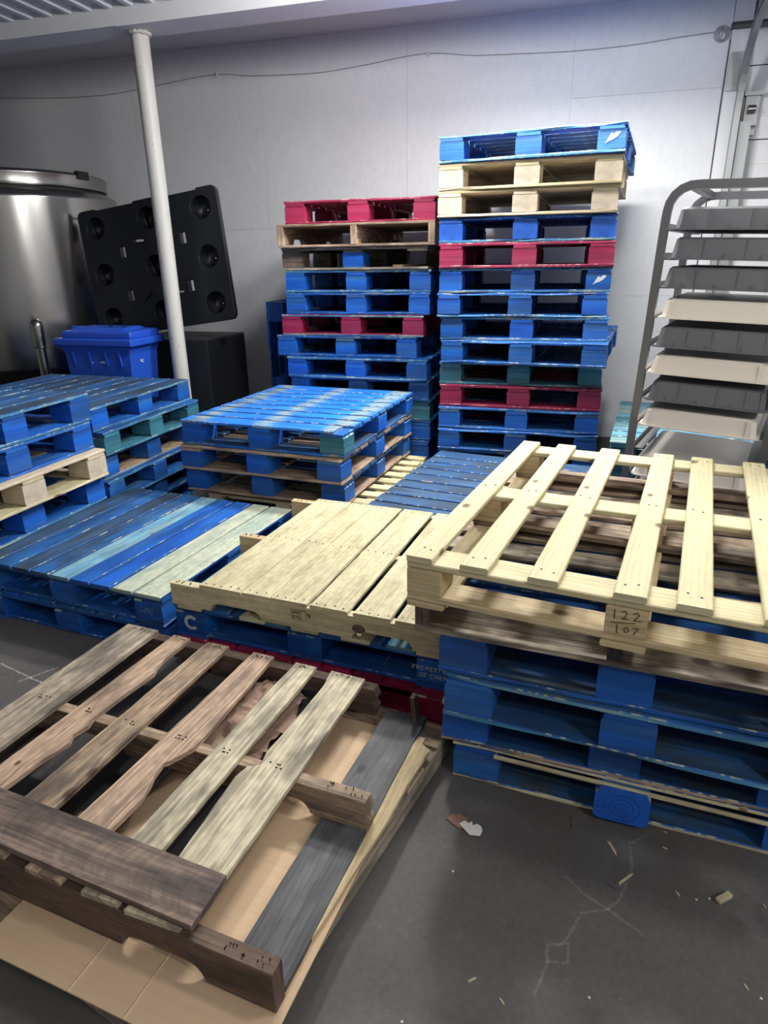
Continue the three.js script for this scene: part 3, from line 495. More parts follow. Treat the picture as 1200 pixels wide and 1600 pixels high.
// ---------------------------------------------------------------- left: low wide deck, two stacks on and behind it
{
  const G = 'pallets of the low left stack';
  const decks = [M.greenGrey, M.greenGrey, M.blueA, M.blueB, M.paleBlue, M.blueDeck, M.slate, M.blueC, M.slate];
  const b = pallet('worn blue and grey-green decked pallet, upper of the two at the left', G, -1.5288, 0.142, -2.0058, 0.11 - Math.PI / 2, { ...blue2, w: 1.07, d: 1.09, deckMats: decks, deck: M.blueC, block: { all: M.blueB }, edge: M.blueB, gap: 0.012, n: 9, lead: 0.135 });
  const o = stencil(0.09, 0.05, (x, W, H) => { x.fillStyle = '#b9c6cf'; const r = rngOf(9); for (let i = 0; i < 60; i++) x.fillRect(W * 0.1 + r() * W * 0.75, H * 0.2 + r() * H * 0.6, r() * 40, r() * 16); });
  o.rotation.y = -Math.PI / 2; o.position.set(-0.0012, 0.07, -0.08); b.add(o);
  pallet('blue pallet on the floor beneath the worn grey-green decked one', G, -1.54, 0, -2.01, 0.1 - Math.PI / 2, { ...blue2, w: 1.05, d: 1.07, h: 0.1415 });

  const GA = 'pallets of the stack standing at the left edge', WA = 'the stack at the left edge', len = 1.02;
  const rowsA = [[-2.535, -2.985, -1.545, { ...blue1, deck: [M.slate, M.blueDeck, M.blueC], edge: M.wornEdge }, 'blue'], [-2.53, -2.96, -1.545, { ...blue1, edge: M.blueA }, 'deep blue'], [-2.47, -2.965, -1.53, pineP, 'pale unpainted'], [-2.52, -2.975, -1.53, blue1, 'bright blue']];
  rowsA.forEach(([x, z, yaw, s, c], i) => { const h = 0.152; pallet(`${c} pallet, ${nth(i, 4, WA)}`, GA, x - len * Math.cos(yaw), 0.2845 + (3 - i) * h, z - len * Math.sin(yaw), yaw, { ...s, w: len, h: h - 0.0005, d: 1.15 }); });
  // lower pallets that carry the outer half of that stack
  for (let i = 0; i < 2; i++) pallet(`blue pallet beyond the left edge, ${i ? 'lower' : 'upper'} of the pair carrying that stack`, GA, -2.84, 0.1422 * (1 - i), -2.02, -1.56, { ...blue2, w: 0.98, d: 1.1, h: 0.1416 });
  const GB = 'pallets of the stack beside the white column', WB = 'the stack beside the column';
  const schemes = [[{ ...blue1, deck: [M.blueC, M.slate, M.blueDeck], edge: M.wornEdge, bottom: [M.blueB] }, 'blue', 0.142], [{ ...tealP, side: [M.teal, M.blueC] }, 'worn teal', 0.142], [{ ...blue2, deck: [M.weathered], bottom: [M.weathered, M.greywood] }, 'blue with grey boards', 0.142], [{ ...blue2, edge: M.wornEdge }, 'blue with pale edge', 0.142], [blue2, 'blue', 0.111], [blue2, 'blue', 0.111]];
  let y = 0.79;
  schemes.forEach(([s, c, h], i) => { y -= h; const x = -2.575 + [0, 0.045, 0.02, 0.05, 0.03, 0.02][i], z = -4.04 + [0, -0.02, 0, 0.01, 0, 0][i], yaw = -1.557; pallet(`${c} pallet, ${nth(i, 6, WB)}`, GB, x - 1.0 * Math.cos(yaw), y, z - 1.0 * Math.sin(yaw), yaw, { ...s, w: 1.0, h: h - 0.0005, d: 1.16, chip: 0.008 }); });
}
// ---------------------------------------------------------------- front left: broken pallet on cardboard on a low pallet
{
  const yaw = 0.105, root = (o, y = 0) => place(o, 0, y, 0, yaw); // local x = along the stringers, -z = away
  const slab = (pts, y, t) => { const s = new THREE.Shape(pts.map(([a, b]) => new THREE.Vector2(a, b))); const g = new THREE.ExtrudeGeometry(s, { depth: t - 0.002, bevelEnabled: true, bevelSize: 0.001, bevelThickness: 0.001, bevelSegments: 1 }); g.rotateX(-Math.PI / 2).translate(0, y + 0.001, 0);
    const uv = g.attributes.uv, p = g.attributes.position, o = R0(), v0 = R0(); for (let i = 0; i < uv.count; i++) uv.setXY(i, (-p.getZ(i) + o) / 1.3, (p.getX(i) + p.getY(i)) / 0.5 + v0); g.computeVertexNormals(); return g; };
  const rag = (pts, amp = 0.003) => { const o = []; pts.forEach((p, i) => { const q = pts[(i + 1) % pts.length]; o.push(p); const n = Math.floor(Math.hypot(q[0] - p[0], q[1] - p[1]) / 0.07); for (let k = 1; k <= n; k++) { const t = k / (n + 1); o.push([lerp(p[0], q[0], t) + rr(-amp, amp) * 0.5, lerp(p[1], q[1], t)]); } }); return o; };
  const f = root(thing('wooden_pallet', 'broken brown stringer pallet with missing end boards lying on the cardboard', 'pallet'));
  const y0 = 0.1088, t = 0.016, sh = 0.095;
  const L = 1.215, ys = y0 + t;
  [[0.733, M.deepbrown, 0, L], [1.208, M.weathered, 1, L], [1.657, M.deepbrown, 1, L - 0.165]].forEach(([b, m, brk, len]) => { const fr = b < 0.8 ? t - 0.001 : 0, s = mesh('stringer', stringerGeo(len, sh + fr, 0.036, true, brk), m, f); s.position.set(-1.77, ys - fr, -b); });
  mesh('stringer', new THREE.BoxGeometry(0.014, 0.1, 0.03).rotateZ(0.12).translate(-0.585, ys + 0.05, -1.672), M.deepbrown, f);
  const yt = ys + sh + 0.0006;
  const top = [
    [[[-1.772, 0.735], [-1.772, 1.689], [-1.628, 1.691], [-1.626, 0.735]], M.greywood],
    [[[-1.565, 0.733], [-1.55, 1.687], [-1.476, 1.685], [-1.479, 1.548], [-1.47, 1.493], [-1.454, 1.459], [-1.468, 1.293], [-1.471, 1.201], [-1.46, 1.17], [-1.47, 1.12], [-1.452, 1.091], [-1.471, 0.999], [-1.485, 0.733]], M.brown],
    [[[-1.396, 0.735], [-1.4, 1.69], [-1.309, 1.692], [-1.305, 1.4], [-1.29, 0.735]], M.weathered],
    [[[-1.213, 0.73], [-1.203, 1.692], [-1.121, 1.692], [-1.098, 1.319], [-1.098, 1.198], [-1.129, 1.131], [-1.137, 1.12], [-1.128, 1.071], [-1.117, 1.045], [-1.104, 1.001], [-1.108, 0.73]], M.brown],
    [[[-1.042, 0.73], [-1.03, 1.689], [-0.95, 1.688], [-0.946, 0.735]], M.greylight],
    [[[-0.92, 0.73], [-0.896, 0.885], [-0.904, 0.987], [-0.918, 1.151], [-0.909, 1.194], [-0.877, 1.214], [-0.889, 1.268], [-0.88, 1.466], [-0.879, 1.608], [-0.892, 1.688], [-0.767, 1.684], [-0.763, 0.881], [-0.784, 0.737]], M.greylight]];
  const nl = [];
  for (const [pts, m] of top) { mesh('deck_board', slab(rag(pts), yt, t), m, f); const xs = pts.map((p) => p[0]), a = Math.min(...xs), b = Math.max(...xs), w = b - a; for (const z of [0.75, 0.76, 1.22, 1.232, 1.67, 1.677]) for (const q of [0.35, 0.6, 0.5]) if (R0() < 0.8) nl.push([a + w * q + rr(-0.01, 0.01), -z]); }
  nails(f, nl, yt + t);
  const stub = []; for (const b of [0.745, 0.757, 1.22, 1.235]) for (let k = 0; k < 5; k++) stub.push(new THREE.CylinderGeometry(0.0014, 0.0014, 0.012, 5).rotateZ(rr(-0.6, 0.6)).rotateX(rr(-0.6, 0.6)).translate(rr(-0.7, -0.565), ys + sh + 0.003, -b)); mesh('bent_nails', merge(stub), M.iron, f).userData.kind = 'stuff';
  for (const [a0, a1, m] of [[-0.692, -0.557, M.soot], [-1.02, -0.92, M.soot], [-1.31, -1.2, M.soot], [-1.5, -1.4, M.deepbrown], [-1.77, -1.66, M.deepbrown]]) mesh('bottom_board', slab(rag([[a0, 0.776], [a0, 1.695], [a1, 1.71], [a1, 0.776]]), y0, t), m, f);
  // plank lying loose over the front ends
  const lp = root(solo('loose_plank', slab(rag([[-1.72, 0.752], [-1.72, 0.878], [-0.752, 0.868], [-0.75, 0.74], [-1.2, 0.744]]), yt + t + 0.001, 0.019).rotateY(0), M.darkwood, 'wide dark stained plank lying loose across the broken pallet', 'plank'));
  { const uv = lp.geometry.attributes.uv, p = lp.geometry.attributes.position; for (let i = 0; i < uv.count; i++) uv.setXY(i, p.getX(i) / 1.3, (p.getZ(i) + p.getY(i)) / 0.5); }
  // cardboard sheet with fold lines
  const M_card = new THREE.MeshStandardMaterial({ roughness: 0.85, map: dataTex(256, 256, (u, v) => { const g = 10 * (fb(u, v, 6, 6, 90) - 0.5) + 6 * (vn(u, v, 4, 200, 91) - 0.5) - (vn(u, v, 60, 60, 93) > 0.985 ? 14 : 0); return [198 + g, 170 + g, 140 + g]; }) });
  const cs = new THREE.Shape(); const cx0 = -1.26, cx1 = -0.535; cs.moveTo(cx0, 0); 
  const prof = [cx0]; for (const q of [-0.99, -0.84]) prof.push(q - 0.003, q, q + 0.003); prof.push(cx1);
  prof.forEach((x, i) => cs.lineTo(x, 0.0042 + (i > 0 && i < prof.length - 1 && i % 3 === 2 ? 0.0022 : 0))); cs.lineTo(cx1, 0); cs.closePath();
  root(solo('cardboard_sheet', planarUV(new THREE.ExtrudeGeometry(cs, { depth: 1.02, bevelEnabled: false }).translate(0, 0.1008, -1.63), 1), M_card, 'flattened brown cardboard sheet under the broken pallet', 'cardboard'));
  // low pallet beneath, its own angle
  const gy = 0.224, gp = thing('wooden_pallet', 'low pale pallet on the floor under the cardboard sheet', 'pallet');
  const gw = 0.78, gd = 1.12, gh = 0.1, dir = [Math.sin(gy), -Math.cos(gy)], bx = -0.293, bz = -1.754;
  const frx = bx - dir[0] * gd, frz = bz - dir[1] * gd; place(gp, frx - gw * Math.cos(gy), 0, frz - gw * Math.sin(gy), gy);
  for (const x of [0, gw / 2, gw - 0.036]) { const m = mesh('stringer', stringerGeo(gd, gh - 0.03, 0.036, false), x > 0.6 ? M.greywood : M.weathered, gp); m.rotation.y = Math.PI / 2; m.position.set(x + 0.036, 0.014, 0); }
  for (let k = 0; k < 6; k++) board(gp, 'deck_board', gw, 0.11, 0.0145, [0, gh - 0.0155, -k * (gd - 0.11) / 5], { main: [M.weathered, M.brown], cap: M.greylight }, { chip: 0.004 });
  for (const k of [0, 1, 2]) board(gp, 'bottom_board', gw - 0.01, 0.1, 0.0135, [0, 0, -k * (gd - 0.1) / 2], { main: [M.greywood], cap: M.greylight });
  // splintered lath on its right edge
  root(solo('splintered_lath', slab([[-0.562, 0.85], [-0.556, 0.949], [-0.566, 1.112], [-0.57, 1.272], [-0.58, 1.42], [-0.552, 1.6], [-0.5, 1.565], [-0.515, 1.4], [-0.52, 1.258], [-0.535, 1.121], [-0.549, 0.95]], 0.1265 - 0.02, 0.014), M.pine2, 'pale splintered lath beside the black board', 'lath'));
  // crumpled packing paper
  { const n = 34, g = new THREE.PlaneGeometry(0.3, 0.4, n, n).rotateX(-Math.PI / 2), p = g.attributes.position, sx = (u, v, k) => Math.abs(vn(u, v, k, k, 200 + k) - 0.5) * 2;
    for (let i = 0; i < p.count; i++) { const u = p.getX(i) / 0.3 + 0.5, v = p.getZ(i) / 0.4 + 0.5, e = Math.min(u, v, 1 - u, 1 - v); const hgt = 0.028 * (1 - sx(u, v, 4)) + 0.022 * (1 - sx(u, v, 7)) + 0.01 * (1 - sx(u, v, 13)); p.setXYZ(i, p.getX(i) * (0.85 + 0.3 * vn(u, v, 5, 5, 3)), Math.max(0.001, hgt + 0.012 * smooth(0, 0.3, e)), p.getZ(i) * (0.85 + 0.3 * vn(u, v, 5, 5, 6))); }
    g.computeVertexNormals(); const gg = g.toNonIndexed(); gg.computeVertexNormals(); gg.translate(-1.09, 0.124, -1.43);
    root(solo('crumpled_paper', gg, new THREE.MeshStandardMaterial({ color: 0x9a8070, roughness: 0.8, side: THREE.DoubleSide }), 'crumpled brown packing paper inside the broken pallet', 'paper')); }
}
// ---------------------------------------------------------------- tray rack
{
  const tilt = -0.034, ryaw = 0.27, X0 = 0.247, Z0 = -3.1, W = 0.53, D = 0.62, H = 1.8;
  const rack = thing('tray_rack', 'grey aluminium tray rack on casters standing behind the pallets', 'rack');
  rack.position.set(X0, 0.003, Z0); rack.rotation.set(0, -ryaw, tilt, 'YXZ'); rack.updateMatrix();
  const arch = (z) => { // one bent square tube: left post, top bar, right post
    const r = 0.09, pts = []; pts.push([0, 0.1, z], [0, 0.6, z], [0, 1.2, z], [0, H - r, z]); for (let k = 1; k < 6; k++) { const a = k / 6 * Math.PI / 2; pts.push([r - r * Math.cos(a), H - r + r * Math.sin(a), z]); } pts.push([r, H, z], [W / 2, H, z], [W - r, H, z]); for (let k = 1; k < 6; k++) { const a = k / 6 * Math.PI / 2; pts.push([W - r + r * Math.sin(a), H - r + r * Math.cos(a), z]); } pts.push([W, H - r, z], [W, 1.2, z], [W, 0.6, z], [W, 0.1, z]);
    const sq = new THREE.Shape([[-0.013, -0.016], [0.013, -0.016], [0.013, 0.016], [-0.013, 0.016]].map((p) => new THREE.Vector2(...p)));
    return new THREE.ExtrudeGeometry(sq, { steps: 120, extrudePath: new THREE.CatmullRomCurve3(pts.map((p) => new THREE.Vector3(...p)), false, 'centripetal'), bevelEnabled: false });
  };
  mesh('upright_frame', arch(0), M.alu, rack); mesh('upright_frame', arch(-D), M.alu, rack);
  for (const x of [0, W]) { mesh('top_rail', span(x ? W - 0.09 : 0.06, x ? W - 0.06 : 0.09, H - 0.013, H + 0.013, -D, 0), M.alu, rack); mesh('base_rail', span(x - 0.014, x + 0.014, 0.1, 0.135, -D, 0), M.alu, rack); }
  for (const z of [0, -D]) mesh('base_rail', span(0, W, 0.1, 0.135, z - 0.014, z + 0.014), M.alu, rack);
  const ys = [1.646, 1.537, 1.427, 1.309, 1.193, 1.082, 0.968, 0.854, 0.74, 0.625, 0.51, 0.4, 0.285].map((y) => y - 0.012);
  for (const y of ys) for (const s of [0, 1]) mesh('slide_rail', merge([span(s ? W - 0.055 : 0.012, s ? W - 0.012 : 0.055, y, y + 0.003, -D + 0.01, -0.005), span(s ? W - 0.015 : 0.012, s ? W - 0.012 : 0.015, y, y + 0.028, -D + 0.01, -0.005)]), M.alu, rack);
  for (const [x, z] of [[0.02, -0.02], [W - 0.02, -0.02], [0.02, 0.02 - D], [W - 0.02, 0.02 - D]]) { const c = mesh('caster', merge([new THREE.CylinderGeometry(0.045, 0.045, 0.028, 20).rotateZ(Math.PI / 2).translate(x, 0.045 + (x > 0.2 ? 0.017 : 0.001), z), box(0.05, 0.025, 0.05, x, 0.1, z)]), M.blackCard, rack); }
  const trayGeo = (w, d, h, flare) => { // closed top, walls leaning in, lip at the foot
    const prof = (y) => flare * y / h, pos = [], quad = (a, b, c, e) => pos.push(...a, ...b, ...c, ...a, ...c, ...e), lay = [[0, 0.012], [0.006, 0.012], [0.006, 0], [h - 0.008, -prof(h - 0.008)], [h, -prof(h) - 0.008]];
    const rect = (off, y) => { const hx = w / 2 + off, hz = d / 2 + off, c = 0.018, p = []; for (const [sx, sz, first] of [[1, 1, 0], [1, -1, 1], [-1, -1, 0], [-1, 1, 1]]) { const a = [sx * hx, y, sz * (hz - c)], b = [sx * (hx - c), y, sz * hz]; first ? p.push(a, b) : p.push(b, a); } return p; };
    const ringsT = lay.map(([y, o]) => rect(o, y));
    for (let k = 0; k + 1 < ringsT.length; k++) for (let i = 0; i < 8; i++) { const j = (i + 1) % 8; quad(ringsT[k][i], ringsT[k][j], ringsT[k + 1][j], ringsT[k + 1][i]); }
    const T = ringsT[ringsT.length - 1]; for (let i = 1; i < 7; i++) pos.push(...T[0], ...T[i], ...T[i + 1]);
    const B = ringsT[0]; for (let i = 1; i < 7; i++) pos.push(...B[0], ...B[i + 1], ...B[i]);
    const g = new THREE.BufferGeometry(); g.setAttribute('position', new THREE.Float32BufferAttribute(pos, 3)); g.setAttribute('uv', new THREE.Float32BufferAttribute(new Float32Array(pos.length / 3 * 2), 2)); g.computeVertexNormals(); return g;
  };
  const tw = 0.452, td = 0.62, th = 0.083, gG = trayGeo(tw, td, th, 0.013), gW = trayGeo(tw, td, 0.078, 0.01);
  const kinds = 'gggwgwgww', words = { g: 'grey ribbed plastic tray', w: 'off-white plastic tray' };
  const which = ['topmost tray in the rack', 'second tray from the top of the rack', 'third tray from the top of the rack', 'fourth tray down, highest of the off-white ones', 'fifth tray down, between two off-white trays', 'sixth tray down, middle of the off-white ones', 'seventh tray down, lowest of the grey ones', 'eighth tray down, above the gap in the rack', 'lowest visible tray, below the gap in the rack'];
  [...kinds].forEach((k, i) => {
    const yy = i < 8 ? ys[i] : ys[9] + 0.0, t = thing('plastic_tray', `${words[k]}, ${which[i]}`, 'tray', k === 'g' ? 'grey trays in the rack' : 'off-white trays in the rack');
    const lx = W / 2 + [0, 0.004, -0.003, 0.002, 0, -0.004, 0.003, 0, 0][i];
    t.position.set(lx, yy + 0.0035, -D / 2 + 0.035).applyMatrix4(rack.matrix); t.rotation.set(0, -ryaw + [0.01, 0, -0.01, 0.015, 0.01, 0, 0.012, -0.01, 0][i], tilt, 'YXZ');
    mesh('shell', k === 'g' ? gG : gW, k === 'g' ? M.trayGrey : M.trayWhite, t);
    if (k === 'g') { for (const s2 of [1, -1]) for (const x of (i === 4 ? [-0.19, -0.105, -0.01, 0.085, 0.18] : [-0.2, -0.105, 0.045, 0.15, 0.205])) { const r = mesh('rib', span(x - 0.0025, x + 0.0025, 0.006, th - 0.008, -0.004, 0.008), M.trayGrey, t); r.position.z = s2 * (td / 2 - 0.004) - (s2 > 0 ? 0 : 0.004); r.rotation.x = -s2 * 0.11; }
      for (const x of [-0.155, -0.03, 0.1]) mesh('foot_rib', span(x - 0.0025, x + 0.0025, 0.006, 0.022, td / 2 - 0.006, td / 2 + 0.007), M.trayGrey, t);
      for (const z of [-0.2, -0.07, 0.07, 0.2]) for (const s2 of [-1, 1]) { const r = mesh('rib', span(-0.004, 0.006, 0.006, th - 0.008, z - 0.0025, z + 0.0025), M.trayGrey, t); r.position.x = s2 * (tw / 2 - 0.005); r.rotation.z = s2 * 0.11; } }
    else for (const s2 of [-1, 1]) mesh('corner_post', new RoundedBoxGeometry(0.022, 0.066, 0.012, 2, 0.004).translate(s2 * (tw / 2 - 0.035), 0.038, td / 2 - 0.002), M.trayWhite, t);
  });
}
// ---------------------------------------------------------------- back left: tank, bin, black pallet, black box
{
  const t = thing('steel_tank', 'large round stainless steel tank at the left wall', 'tank'); t.position.set(-4.66, 0, -4.95);
  const lp = (pts) => new THREE.LatheGeometry(pts.map(([r, y]) => new THREE.Vector2(r, y)), 96);
  mesh('body', lp([[0, 0.36], [0.2, 0.38], [0.72, 0.62], [0.84, 0.72], [0.85, 0.78], [0.85, 1.34], [0.852, 1.345], [0.85, 1.35], [0.85, 2.02], [0.845, 2.05], [0.79, 2.085]]), M.steel, t);
  mesh('neck_groove', lp([[0.785, 2.075], [0.765, 2.085], [0.765, 2.115]]), flat(0x2b2a29, 0.6), t);
  mesh('lid_ring', lp([[0.762, 2.1], [0.785, 2.105], [0.787, 2.12], [0.78, 2.125], [0.785, 2.19], [0.79, 2.2], [0.77, 2.215], [0.5, 2.23], [0, 2.24]]), M.steel, t);
  const cl = mesh('clamp', merge([box(0.05, 0.05, 0.03, 0.47, 2.2, 0.64), box(0.02, 0.03, 0.06, 0.5, 2.2, 0.63)]), M.steel, t);
  mesh('latch', box(0.04, 0.06, 0.12, 0.775, 2.2, 0.02), flat(0x1c1c1e, 0.5), t);
  for (const a of [0.3, 1.9, 3.5, 5.1]) mesh('leg', new THREE.CylinderGeometry(0.035, 0.035, 0.66, 16).translate(Math.cos(a) * 0.66, 0.33, Math.sin(a) * 0.66), M.steel, t);
  const p = thing('steel_pipe', 'short upright polished steel pipe with a domed cap beside the blue bin', 'pipe');
  mesh('tube', new THREE.LatheGeometry([[0.036, 0], [0.036, 0.96], [0.04, 0.965], [0.044, 0.98], [0.046, 1.12], [0.04, 1.15], [0.02, 1.168], [0, 1.172]].map(([r, y]) => new THREE.Vector2(r, y)), 32), M.steel, p);
  mesh('collar', new THREE.TorusGeometry(0.042, 0.006, 8, 28).rotateX(Math.PI / 2).translate(0, 0.97, 0), M.steel, p); p.position.set(-3.885, 0, -4.16);
}
{ // blue wheeled bin
  const b = thing('wheeled_bin', 'blue plastic wheeled bin with closed lid in front of the tank', 'bin'); b.position.set(-3.385, 0, -4.32);
  const tap = (w0, d0, w1, d1, y0, y1) => { const g = new THREE.BoxGeometry(1, 1, 1, 1, 1, 1), p = g.attributes.position; for (let i = 0; i < p.count; i++) { const up = p.getY(i) > 0; p.setXYZ(i, Math.sign(p.getX(i)) * (up ? w1 : w0) / 2, up ? y1 : y0, Math.sign(p.getZ(i)) * (up ? d1 : d0) / 2); } const q = g.toNonIndexed(); q.computeVertexNormals(); return q; };
  mesh('body', merge([tap(0.42, 0.26, 0.56, 0.34, 0.04, 0.93), tap(0.56, 0.34, 0.6, 0.37, 0.93, 0.985)]), M.binBlue, b);
  for (const x of [-0.2, -0.06, 0.08, 0.2]) mesh('gusset', tap(0.012, 0.012, 0.012, 0.05, 0.84, 0.945).translate(x, 0, 0.17), M.binBlue, b);
  const lid = mesh('lid', merge([new RoundedBoxGeometry(0.67, 0.055, 0.42, 3, 0.015).translate(0, 1.012, 0.0), new RoundedBoxGeometry(0.6, 0.06, 0.36, 3, 0.02).translate(0.01, 1.06, -0.01), tap(0.5, 0.28, 0.42, 0.2, 1.085, 1.11)]), M.binBlue, b);
  for (const x of [0.05, 0.17]) mesh('hinge_lug', box(0.014, 0.03, 0.03, x, 1.105, 0.03), flat(0x0e1c4a, 0.5), lid);
  mesh('front_grip', new THREE.CylinderGeometry(0.012, 0.012, 0.12, 10).rotateZ(Math.PI / 2).translate(-0.26, 1.1, 0.0), M.binBlue, lid);
  mesh('wheel', new THREE.CylinderGeometry(0.1, 0.1, 0.05, 24).rotateZ(Math.PI / 2).translate(-0.24, 0.1, -0.1), M.blackCard, b); mesh('wheel', new THREE.CylinderGeometry(0.1, 0.1, 0.05, 24).rotateZ(Math.PI / 2).translate(0.24, 0.1, -0.1), M.blackCard, b);
  const ink = (w, h, s) => stencil(w, h, (x, W, H) => { x.fillStyle = '#d5d9e2'; const r = rngOf(s); for (let i = 0; i < 26; i++) x.fillRect(r() * W * 0.8, H * 0.25 + r() * H * 0.4, 12 + r() * 40, 8 + r() * 22); }, 256);
  const a = ink(0.05, 0.02, 3); a.position.set(-0.06, 0.87, 0.1695); a.rotation.x = 0.05; b.add(a); const c = ink(0.07, 0.025, 8); c.position.set(0.05, 0.87, 0.1695); c.rotation.x = 0.05; b.add(c);
  const d = ink(0.05, 0.05, 6); d.rotation.y = Math.PI / 2; d.position.set(0.278, 0.87, 0.03); b.add(d);
}
{ // black carton
  const b = thing('black_box', 'tall black box standing behind the white column', 'box'); b.position.set(-3.08, 0, -4.89);
  mesh('carton', new RoundedBoxGeometry(0.72, 0.985, 0.62, 2, 0.012).translate(0, 0.4925, 0), M.blackCard, b);
  mesh('top_flap', span(-0.355, 0.355, 0.985, 0.991, -0.305, 0.0), M.blackCard, b); mesh('top_flap', span(-0.355, 0.355, 0.985, 0.9905, 0.004, 0.305), M.blackCard, b);
  mesh('corner_seam', span(0.345, 0.362, 0.01, 0.98, 0.302, 0.3125), flat(0x24262b, 0.5), b);
}
{ // black plastic nestable pallet leaning on the tank, cups facing the room
  const g = thing('plastic_pallet', 'black plastic pallet with nine round cups leaning against the tank', 'pallet');
  const W = 1.19, H = 0.93, th = 0.035, r = 0.05, s = new THREE.Shape();
  s.moveTo(r, 0); s.lineTo(W - r, 0); s.quadraticCurveTo(W, 0, W, r); s.lineTo(W, H - r); s.quadraticCurveTo(W, H, W - r, H); s.lineTo(W - 0.15, H); s.lineTo(W - 0.16, H - 0.012); s.lineTo(W / 2 + 0.1, H - 0.012); s.lineTo(W / 2 + 0.09, H); s.lineTo(W / 2 - 0.09, H); s.lineTo(W / 2 - 0.1, H - 0.012); s.lineTo(0.16, H - 0.012); s.lineTo(0.15, H); s.lineTo(r, H); s.quadraticCurveTo(0, H, 0, H - r); s.lineTo(0, r); s.quadraticCurveTo(0, 0, r, 0);
  const hole = (x, y, w, h, a = 0) => { const p = new THREE.Path(), c = Math.cos(a), d = Math.sin(a), q = [[-w / 2, -h / 2], [w / 2, -h / 2], [w / 2, h / 2], [-w / 2, h / 2]].map(([u, v]) => [x + u * c - v * d, y + u * d + v * c]); q.forEach(([u, v], i) => i ? p.lineTo(u, v) : p.moveTo(u, v)); p.closePath(); s.holes.push(p); };
  const cups = []; for (const x of [0.14, 0.595, 1.05]) for (const y of [0.13, 0.46, 0.8]) cups.push([x, y]);
  for (const [x, y] of cups) { const p = new THREE.Path(); p.absarc(x, y, 0.085, 0, 6.2832, true); s.holes.push(p); }
  for (const [x, y] of [[0.34, 0.6], [0.87, 0.62], [0.34, 0.28], [0.87, 0.28]]) hole(x, y, 0.05, 0.09);
  hole(0.49, 0.66, 0.1, 0.03, -0.1); hole(0.72, 0.66, 0.08, 0.022, 0.6); hole(0.76, 0.25, 0.09, 0.022, -0.1); hole(0.49, 0.25, 0.1, 0.025, 0.7);
  mesh('deck', new THREE.ExtrudeGeometry(s, { depth: th, bevelEnabled: true, bevelSize: 0.005, bevelThickness: 0.005, bevelSegments: 2, curveSegments: 24 }).translate(0, 0, -th), M.blackPlastic, g);
  for (const [x, y] of cups) mesh('cup', new THREE.LatheGeometry([[0.086, 0], [0.08, 0.03], [0.066, 0.1], [0.02, 0.105], [0.006, 0.105], [0.006, 0.112], [0.07, 0.11], [0.09, 0.02], [0.09, 0]].map(([a, b]) => new THREE.Vector2(a, b)), 28).rotateX(-Math.PI / 2).translate(x, y, -0.002), new THREE.MeshStandardMaterial({ color: 0x12151b, roughness: 0.4, side: THREE.DoubleSide }), g);
  for (const k of [0, 3]) { mesh('edge_rib', span(0.05, W - 0.05, 0, 0.012, -0.1, -th).translate(0, [0.004, 0.3, 0.62, H - 0.03][k], 0), M.blackPlastic, g); }
  const q = new THREE.Matrix4().makeRotationFromEuler(new THREE.Euler(-0.11, 0.02, 0.135, 'YXZ')); g.quaternion.setFromRotationMatrix(q); g.position.set(-3.66, 0.995, -4.585);
}
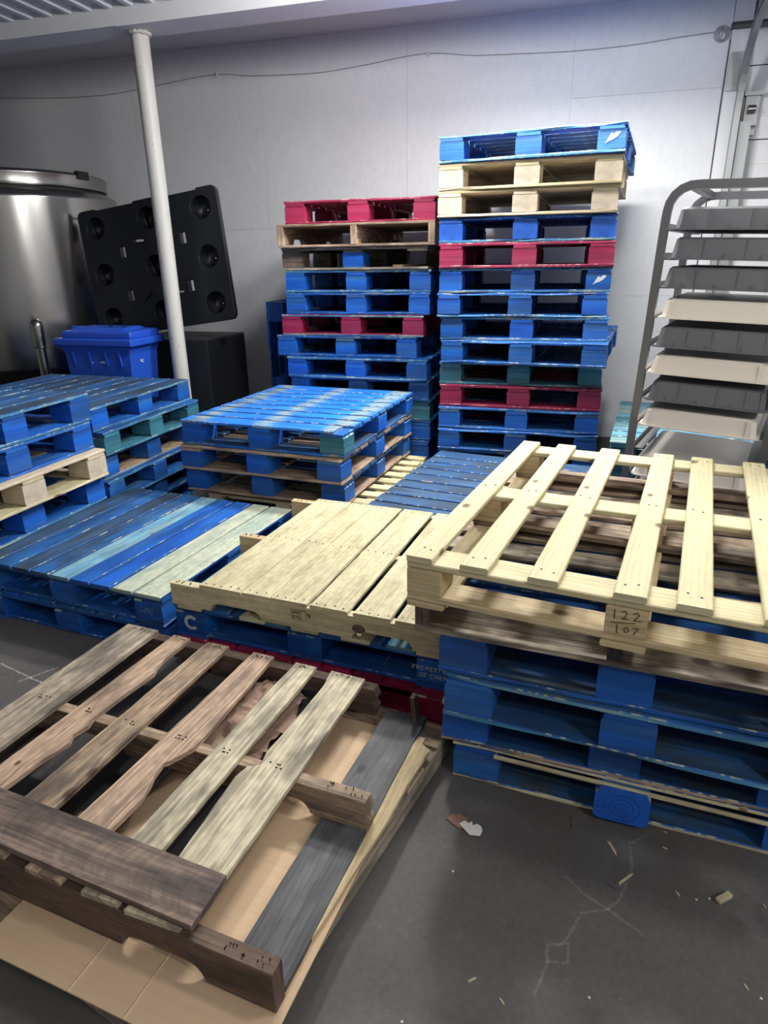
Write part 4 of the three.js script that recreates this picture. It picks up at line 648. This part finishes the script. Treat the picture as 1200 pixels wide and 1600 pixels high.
// ---------------------------------------------------------------- litter on the floor
{
  const G1 = 'small wood splinters on the floor', G2 = 'white crumbs on the floor';
  const chipGeo = (l, w, t) => new THREE.ExtrudeGeometry(new THREE.Shape([[0, -w / 2], [l * 0.9, -w * 0.35], [l, 0], [l * 0.75, w * 0.4], [l * 0.1, w / 2]].map((p) => new THREE.Vector2(...p))), { depth: t, bevelEnabled: false }).rotateX(-Math.PI / 2);
  const spl = (a, b, w, m, label, group) => { const l = Math.hypot(b[0] - a[0], b[1] - a[1]); const o = solo('wood_splinter', chipGeo(l, w, 0.003), m, label, 'splinter', group); place(o, a[0], 0.0004, a[1], Math.atan2(b[1] - a[1], b[0] - a[0])); };
  spl([0.204, -1.512], [0.226, -1.467], 0.009, M.brown, 'reddish brown wedge-shaped splinter on the open floor', 'splinters on the floor');
  spl([0.225, -1.375], [0.265, -1.421], 0.006, M.dull, 'long pale splinter lying across the floor crack', 'splinters on the floor');
  spl([0.193, -1.376], [0.22, -1.358], 0.007, M.soot, 'short dark splinter beside the long pale one', 'splinters on the floor');
  spl([0.104, -1.575], [0.106, -1.53], 0.004, M.deepbrown, 'thin dark splinter near the lowest front right pallet', 'splinters on the floor');
  for (const [a, b] of [[[-0.115, -1.023], [-0.098, -1.038]], [[0.486, -1.184], [0.494, -1.17]], [[0.367, -1.394], [0.376, -1.379]], [[-0.042, -1.007], [-0.029, -0.994]], [[0.358, -1.589], [0.366, -1.584]], [[0.349, -1.531], [0.362, -1.526]], [[0.575, -1.411], [0.58, -1.4]]]) spl(a, b, 0.004, M.dull, 'tiny pale wood splinter on the dark concrete floor', G1);
  const st = solo('wood_stub', new RoundedBoxGeometry(0.048, 0.014, 0.017, 2, 0.004).translate(0, 0.0072, 0), M.pine, 'short pale wood stub on the floor at the right', 'wood stub'); place(st, 0.482, 0, -1.401, -0.7);
  for (const [x, z] of [[0.516, -1.159], [0.415, -1.381], [0.447, -1.393], [-0.239, -0.901], [0.15, -1.06], [-0.2, -1.3]]) { const o = solo('crumb', new THREE.IcosahedronGeometry(0.0035, 0).scale(1, 0.7, 1).translate(0, 0.0025, 0), flat(0xd8d4cc, 0.8), 'tiny white crumb on the dark concrete floor', 'crumb', G2); o.position.set(x, 0, z); }
  const ragged = (pts, t) => new THREE.ExtrudeGeometry(new THREE.Shape(pts.map(([x, z]) => new THREE.Vector2(x, -z))), { depth: t, bevelEnabled: false }).rotateX(-Math.PI / 2);
  const b = solo('bark_scrap', ragged([[-0.251, -1.471], [-0.238, -1.49], [-0.215, -1.498], [-0.19, -1.487], [-0.187, -1.468], [-0.207, -1.445], [-0.232, -1.458]], 0.004), flat(0x94705e, 0.7), 'reddish brown scrap touching the white paper scrap', 'scrap'); b.position.y = 0.0005;
  const wp = ragged([[-0.211, -1.46], [-0.197, -1.474], [-0.186, -1.468], [-0.175, -1.477], [-0.172, -1.463], [-0.16, -1.472], [-0.148, -1.466], [-0.142, -1.452], [-0.146, -1.432], [-0.176, -1.428]], 0.002);
  const o = solo('paper_scrap', wp, flat(0xeceae6, 0.6), 'torn white paper scrap on the floor', 'paper'); o.position.set(0, 0.005, 0);
}
renderer.render(scene, camera);
